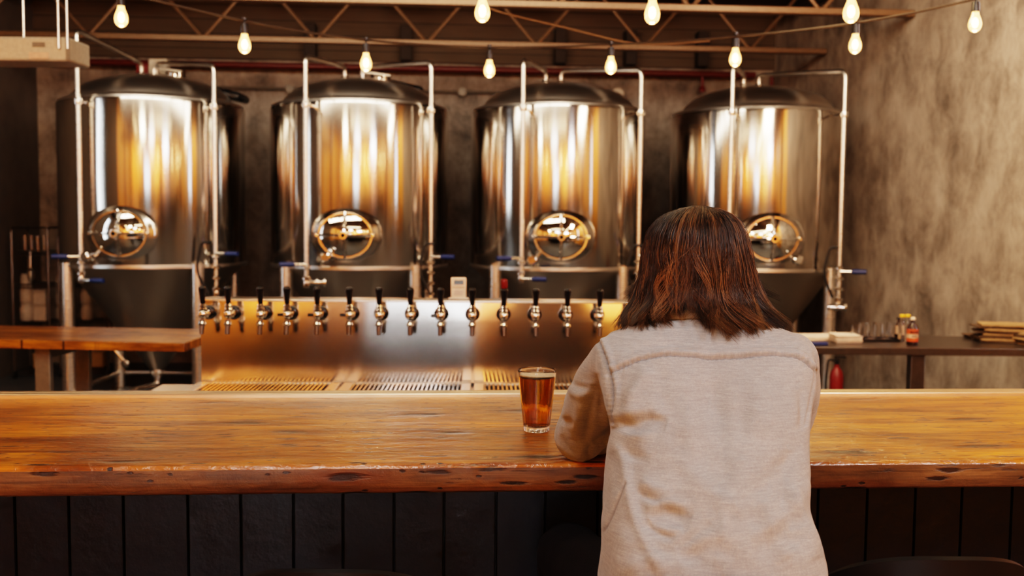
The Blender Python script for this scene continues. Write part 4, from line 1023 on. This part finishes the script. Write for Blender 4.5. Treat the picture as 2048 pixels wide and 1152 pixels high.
fold(arm, 2.4, -.0035, False); fold([(a+8, b) for a, b in arm], 5, .0022, False); fold([(a-10, b) for a, b in arm], 7, .0018, False)
fold([(1250, 966), (1228, 1010), (1204, 1062)], 2.2, -.0028, False); fold([(1632, 745), (1622, 800), (1612, 850)], 2.4, -.003, False)
# stitch puckers along the yoke
d_, s_, t_ = seg(cr(yoke)); disp += .0009*np.sin(px_*.55+2*np.sin(px_*.11))*np.exp(-(d_/9)**2)*face
d_, s_, t_ = seg(cr(arm)); disp += .0009*np.sin(py_*.6)*np.exp(-(d_/9)**2)*face
seam_shade = np.zeros(nv)  # shade lines following the seams, baked into the shirt colour
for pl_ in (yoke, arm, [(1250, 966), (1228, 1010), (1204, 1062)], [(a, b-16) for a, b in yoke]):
    d_, s_, t_ = seg(cr(pl_)); seam_shade = np.maximum(seam_shade, np.exp(-(d_/1.7)**2)*(face > 0)*(.35 if pl_[0][1] == 730 else 1))
ns_ = np.array([mnoise.noise(Vector((q[0]*13, q[1]*13, q[2]*7)))*.0068+mnoise.noise(Vector((q[0]*34+q[2]*10, q[1]*30, q[2]*22)))*.0020 for q in co])
disp += ns_
sa_ = me.attributes.new('seam', 'FLOAT', 'POINT'); sa_.data.foreach_set('value', seam_shade.astype('f'))
co += no*disp[:, None]; me.vertices.foreach_set('co', co.astype('f').ravel()); me.update()
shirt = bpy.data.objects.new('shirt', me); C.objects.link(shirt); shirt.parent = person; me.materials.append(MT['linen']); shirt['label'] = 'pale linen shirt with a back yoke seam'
# collar, cuffs
mb = MB(); nn = 48
prof = [(0, -.030, .0), (.004, .0, .0), (.002, .034, .0), (.006, .036, .0), (.016, .010, .0), (.026, -.018, .0), (.022, -.020, 0), (.012, .006, 0), (.004, .026, 0), (0, -.030, 0)]
cc = P(1396, 622, 1.958); rg = []
for (dr, dz, _) in prof:
    r1 = []
    for i in range(nn):
        a = 2*PI*i/nn; rr_ = .071+dr; lift = .004*math.sin(3*a)
        r1.append((cc.x+rr_*1.03*math.cos(a), cc.y+rr_*.86*math.sin(a), cc.z+dz*.9-.008*math.sin(a)+lift*.5))
    rg.append(r1)
mb.rings(rg, False).build('collar', MT['linen'], person)
for cu, E_, Wr in ((cuL, EL, WL), (cuR, ER, WR)):
    d = (Wr-E_).normalized(); MB().lathe([(.036, .0), (.040, .0), (.041, .03), (.039, .032), (.036, .03)], cu, d, 40).build('cuff', MT['linen'], person)
# hair
HR_ = [(411, 1399, 4, 1.995, 1.985), (416, 1399, 36, 1.995, 1.955), (426, 1397, 62, 1.995, 1.93), (440, 1396, 80, 1.995, 1.908), (465, 1394, 96, 1.995, 1.890), (500, 1394, 105, 1.99, 1.878),
       (540, 1396, 112, 1.99, 1.875), (575, 1395, 121, 1.985, 1.878), (605, 1397, 132, 1.975, 1.868), (630, 1401, 144, 1.96, 1.845), (650, 1408, 151, 1.945, 1.815), (670, 1412, 148, 1.93, 1.782), (700, 1412, 140, 1.92, 1.762)]
hk = np.array(HR_, float)
def env(y): return [np.interp(y, hk[:, 0], hk[:, i]) for i in range(1, 5)]
def hpoint(y, ph, s):
    c_, hw, yc, yb_ = env(y); b_ = yc-yb_
    X = c_+hw*s*np.cos(ph); Yd = yc-b_*s*np.sin(ph)
    return X, Yd
def Pn(X, Yp_, Yd):        # array version of P
    d = np.array(fw)[None]+np.outer((X-1024)/FPX, np.array(rt))-np.outer((Yp_-576)/FPX, np.array(up))
    return np.array(CP)[None]+d*(Yd/d[:, 1])[:, None]
hv, hf, hc = [], [], []
hb = MB(); rg = []
for y in (411, 413, 418, 426, 440, 465, 500, 540, 570, 586):
    ph = np.linspace(0, 2*PI, 64, endpoint=False); s_ = .90
    X, Yd = hpoint(y+3, ph, s_*(1-.10*(np.sin(ph) < -.5)*(y > 470)))
    rg.append([tuple(q) for q in Pn(X, np.full(64, float(y+4)), Yd)])
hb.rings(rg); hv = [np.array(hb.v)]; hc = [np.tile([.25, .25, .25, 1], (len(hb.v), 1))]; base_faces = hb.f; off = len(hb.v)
def tipy(ph):
    x = math.cos(ph)                       # -1 left, 1 right
    if math.sin(ph) < -.2: return 600+random.uniform(-20, 20)
    k = np.interp(x, [-1, -.8, -.55, -.35, -.12, .0, .12, .25, .38, .5, .62, .8, 1], [650, 642, 630, 608, 602, 618, 655, 668, 650, 640, 668, 655, 655])
    return k+random.gauss(0, 7)
tv, nstr = [], 0; K = 16; segf = []
rng = np.random.default_rng(3)
for lk in range(330):
    ph0 = rng.uniform(-.5, PI+.5) if lk < 290 else rng.uniform(PI+.3, 2*PI-.3)
    s0 = 1.0-abs(rng.normal(0, .10)); tip = tipy(ph0); w1 = rng.normal(0, .12); w2 = rng.normal(0, .045); p1 = rng.uniform(0, 6.3); tint0 = np.clip(rng.normal(.45, .28), 0, 1)
    wav_, wp_, flk = abs(rng.normal(0, 5.5)), rng.uniform(0, 6.3), rng.normal(0, 16)+14*math.cos(ph0)
    curl = rng.normal(0, .05)+.10*math.cos(ph0)*(math.cos(ph0) > .55)-.04*(math.cos(ph0) < -.6)
    for q in range(36):
        fly = rng.random() < .07
        dphi = rng.normal(0, .085); ds = rng.normal(0, .03); ty_ = tip+rng.normal(0, 7)
        y0 = 411+abs(rng.normal(0, 9))+6*rng.random(); t = np.linspace(0, 1, K)
        yy = y0+(ty_-y0)*(t**1.08)
        cl = 1-.72*t**1.3
        ph = ph0+dphi*cl+(w1*np.sin(t*5+p1)+w2*np.sin(t*11+p1*2))*(t**1.2)*1.2+curl*np.clip(t-.6, 0, 1)**2*6
        s = (s0+ds*cl)*(1+.015*np.sin(t*9+p1)) 
        if fly: s = s*(1+rng.uniform(.01, .12)*t**1.5); ph = ph+rng.normal(0, .12)*t**2
        X, Yd = hpoint(yy, ph, s)
        X = X+rng.normal(0, .7)+wav_*np.sin(t*8+wp_)*t**1.6+flk*np.clip(t-.74, 0, 1)**2*13
        pts = Pn(X, yy, Yd)
        r_ = (.00050 if not fly else .00028)*np.concatenate([np.full(K-5, 1.), np.linspace(1, .25, 5)])
        tg_ = np.gradient(pts, axis=0); tg_ /= np.linalg.norm(tg_, axis=1)[:, None]
        rf = np.array([.3, -1, .2]); u_ = np.cross(tg_, rf); u_ /= np.linalg.norm(u_, axis=1)[:, None]; w_ = np.cross(tg_, u_)
        ring = np.stack([pts+(u_*math.cos(a)+w_*math.sin(a))*r_[:, None] for a in (0, 2.094, 4.189)], 1)
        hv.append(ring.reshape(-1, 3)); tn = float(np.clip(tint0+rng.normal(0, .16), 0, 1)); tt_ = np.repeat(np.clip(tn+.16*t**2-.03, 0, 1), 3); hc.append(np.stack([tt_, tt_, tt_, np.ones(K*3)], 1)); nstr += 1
V = np.concatenate(hv); CO = np.concatenate(hc)
one = np.array([(j*3+i, j*3+(i+1) % 3, (j+1)*3+(i+1) % 3, (j+1)*3+i) for j in range(K-1) for i in range(3)])
Fq = (one[None]+(np.arange(nstr)*K*3+off)[:, None, None]).reshape(-1, 4)
me = bpy.data.meshes.new('hair'); nb_ = len(base_faces); bl = np.concatenate([np.array(f) for f in base_faces]); bs = np.array([len(f) for f in base_faces])
me.vertices.add(len(V)); me.vertices.foreach_set('co', V.astype('f').ravel())
li = np.concatenate([bl, Fq.ravel()]); tot = np.concatenate([bs, np.full(len(Fq), 4)]); stt = np.concatenate([[0], np.cumsum(tot)[:-1]])
me.loops.add(len(li)); me.loops.foreach_set('vertex_index', li.astype('i')); me.polygons.add(len(tot)); me.polygons.foreach_set('loop_start', stt.astype('i'))
me.polygons.foreach_set('use_smooth', [True]*len(tot)); at = me.attributes.new('tint', 'FLOAT_COLOR', 'POINT'); at.data.foreach_set('color', CO.astype('f').ravel()); me.update(calc_edges=True)
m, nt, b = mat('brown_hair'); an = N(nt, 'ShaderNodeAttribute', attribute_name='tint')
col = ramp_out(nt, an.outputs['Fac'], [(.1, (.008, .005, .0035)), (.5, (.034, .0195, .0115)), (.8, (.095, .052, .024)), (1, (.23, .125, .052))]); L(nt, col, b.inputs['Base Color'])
b.inputs['Roughness'].default_value = .36; b.inputs['Specular IOR Level'].default_value = .55
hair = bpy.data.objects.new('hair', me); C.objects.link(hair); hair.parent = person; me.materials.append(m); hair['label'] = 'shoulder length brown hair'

# ------------------------------------------------------------------ bar stools with low curved backs
def stool(x, y, rz, zb, label):
    t = thing('bar_stool', label, 'stool', (x, y, 0), rz, 'black bar stools with low curved backs')
    MB().lathe([(.0004, .742), (.165, .742), (.178, .75), (.180, .768), (.168, .776), (.0004, .770)], n=48, close=False).build('seat', MT['stool'], t)
    for a in (45, 135, 225, 315):
        ca, sa = math.cos(R(a)), math.sin(R(a)); MB().cyl((ca*.13, sa*.13, .742), (ca*.21, sa*.21, 0), .013, .013, 12).build('leg', MT['stool'], t)
    MB().tube([(math.cos(2*PI*i/32)*.18, math.sin(2*PI*i/32)*.18, .27) for i in range(32)], .009, 8, closed=True).build('foot_ring', MT['stool'], t)
    mb = MB(); n_ = 28; hh = .11
    for i in range(n_+1):
        a = R(-58+116*i/n_); e = 1-(abs(i-n_/2)/(n_/2))**2.4; top = zb-.065*(1-e); bot = zb-hh-.0*(1-e)
        for (rr_, z) in ((.200, bot), (.207, bot+.004), (.207, top-.004), (.200, top), (.193, top-.004), (.193, bot+.004)): mb.v.append((math.sin(a)*rr_, -math.cos(a)*rr_, z))
    for i in range(n_):
        for k in range(6): a = i*6+k; b2 = i*6+(k+1) % 6; mb.f.append((a, b2, b2+6, a+6))
    mb.f.append(tuple(range(6))); mb.f.append(tuple(n_*6+k for k in reversed(range(6))))
    mb.build('backrest', MT['stool'], t)
    for s in (-1, 1): MB().tube([(s*.10, -.12, .75), (s*.11, -.165, .85), (s*.105, -.176, zb-.05)], .009, 10).build('back_post', MT['stool'], t)
    return t
stool(.315, 1.60, 0, 1.045, 'black bar stool the person sits on, its back at the bottom frame edge')
q = P(648, 1142, 1.50); stool(q.x, 1.71, 0, q.z, 'empty black bar stool left of the person, only the top of its back in view')
q = P(1912, 1117, 1.54); stool(q.x, 1.75, 0, q.z, 'empty black bar stool right of the person at the bottom right corner')
# ------------------------------------------------------------------ light
def area(name, loc, target, sx, sy, e, col, spread=None):
    l = bpy.data.lights.new(name, 'AREA'); l.shape = 'RECTANGLE'; l.size = sx; l.size_y = sy; l.energy = e; l.color = col
    if spread: l.spread = spread
    o = bpy.data.objects.new(name, l); C.objects.link(o); o.location = loc
    o.rotation_euler = (Vector(target)-Vector(loc)).to_track_quat('-Z', 'Y').to_euler(); return o
DAY = (.86, .93, 1.0); WARM = (1, .66, .34)
for x, wins, s in ((XL, WIN_L, -1), (XR, WIN_R, 1)):
    for i, (a, b, z0, z1) in enumerate(wins):
        p = W(x+s*.35, (a+b)/2, (z0+z1)/2); area('window_daylight', p, p+W(-s, 0, 0), b-a, z1-z0, 75 if i == 0 else 170, DAY)
# added warm fills without fixtures, brightening the boarded walls the tanks reflect
for x in (-3, -.9, .9, 2.6): area('wall_fill', W(x, YN+1.9, 3.0), W(x, YN, 1.5), 1.6, .7, 290, WARM)
for y in (-2.2, 0, 2.2, 4.4): area('wall_fill', W(1.9, y, 3.2), W(XR, y, 1.9), .7, 1.4, 65, WARM)
for y in (-1.8, .6, 3.0): area('wall_fill', W(-2.6, y, 3.2), W(XL, y, 1.9), .7, 1.4, 55, WARM)
area('door_daylight', W(-.8, YN-.35, 1.25), W(-.8, YN+2, 1.25), 1.4, 2.4, 240, DAY)
# added fill lights without fixtures, for the person, taps, duct and walls
area('fill_light', W(-.5, .75, 3.55), W(.25, 1.9, 1.1), 1.0, .7, 46, (.98, .93, .88))
area('fill_light', W(2.6, -.3, 3.3), W(.9, 1.8, 1.2), 1.0, .6, 80, (.84, .92, 1.0))
area('fill_light', W(0, 3.4, 3.6), W(0, 4.2, 1), 2.6, .5, 34, (1, .72, .44))
area('fill_light', W(2.5, 5.2, 3.6), W(3.5, 7.6, 1.6), .6, 1.2, 115, (1, .72, .50))
area('fill_light', W(-2.0, 2.9, 3.4), W(-2.9, 5.6, 2.5), .5, .5, 45, (1, .78, .55))
area('fill_light', W(-1.0, 6.2, 3.6), W(-1.0, 9.5, 1.6), 4.5, .4, 110, (1, .80, .60))
w = bpy.data.worlds.new('world'); bpy.context.scene.world = w; w.use_nodes = True
w.node_tree.nodes['Background'].inputs[0].default_value = (.75, .85, 1, 1); w.node_tree.nodes['Background'].inputs[1].default_value = .6
sc = bpy.context.scene
sc.view_settings.view_transform = 'Filmic'; sc.view_settings.look = 'High Contrast'; sc.view_settings.exposure = -0.4
sc.cycles.use_denoising = True; sc.cycles.max_bounces = 10; sc.cycles.transparent_max_bounces = 12; sc.cycles.transmission_bounces = 10
sc.cycles.sample_clamp_indirect = 6; sc.cycles.caustics_reflective = False; sc.cycles.caustics_refractive = False
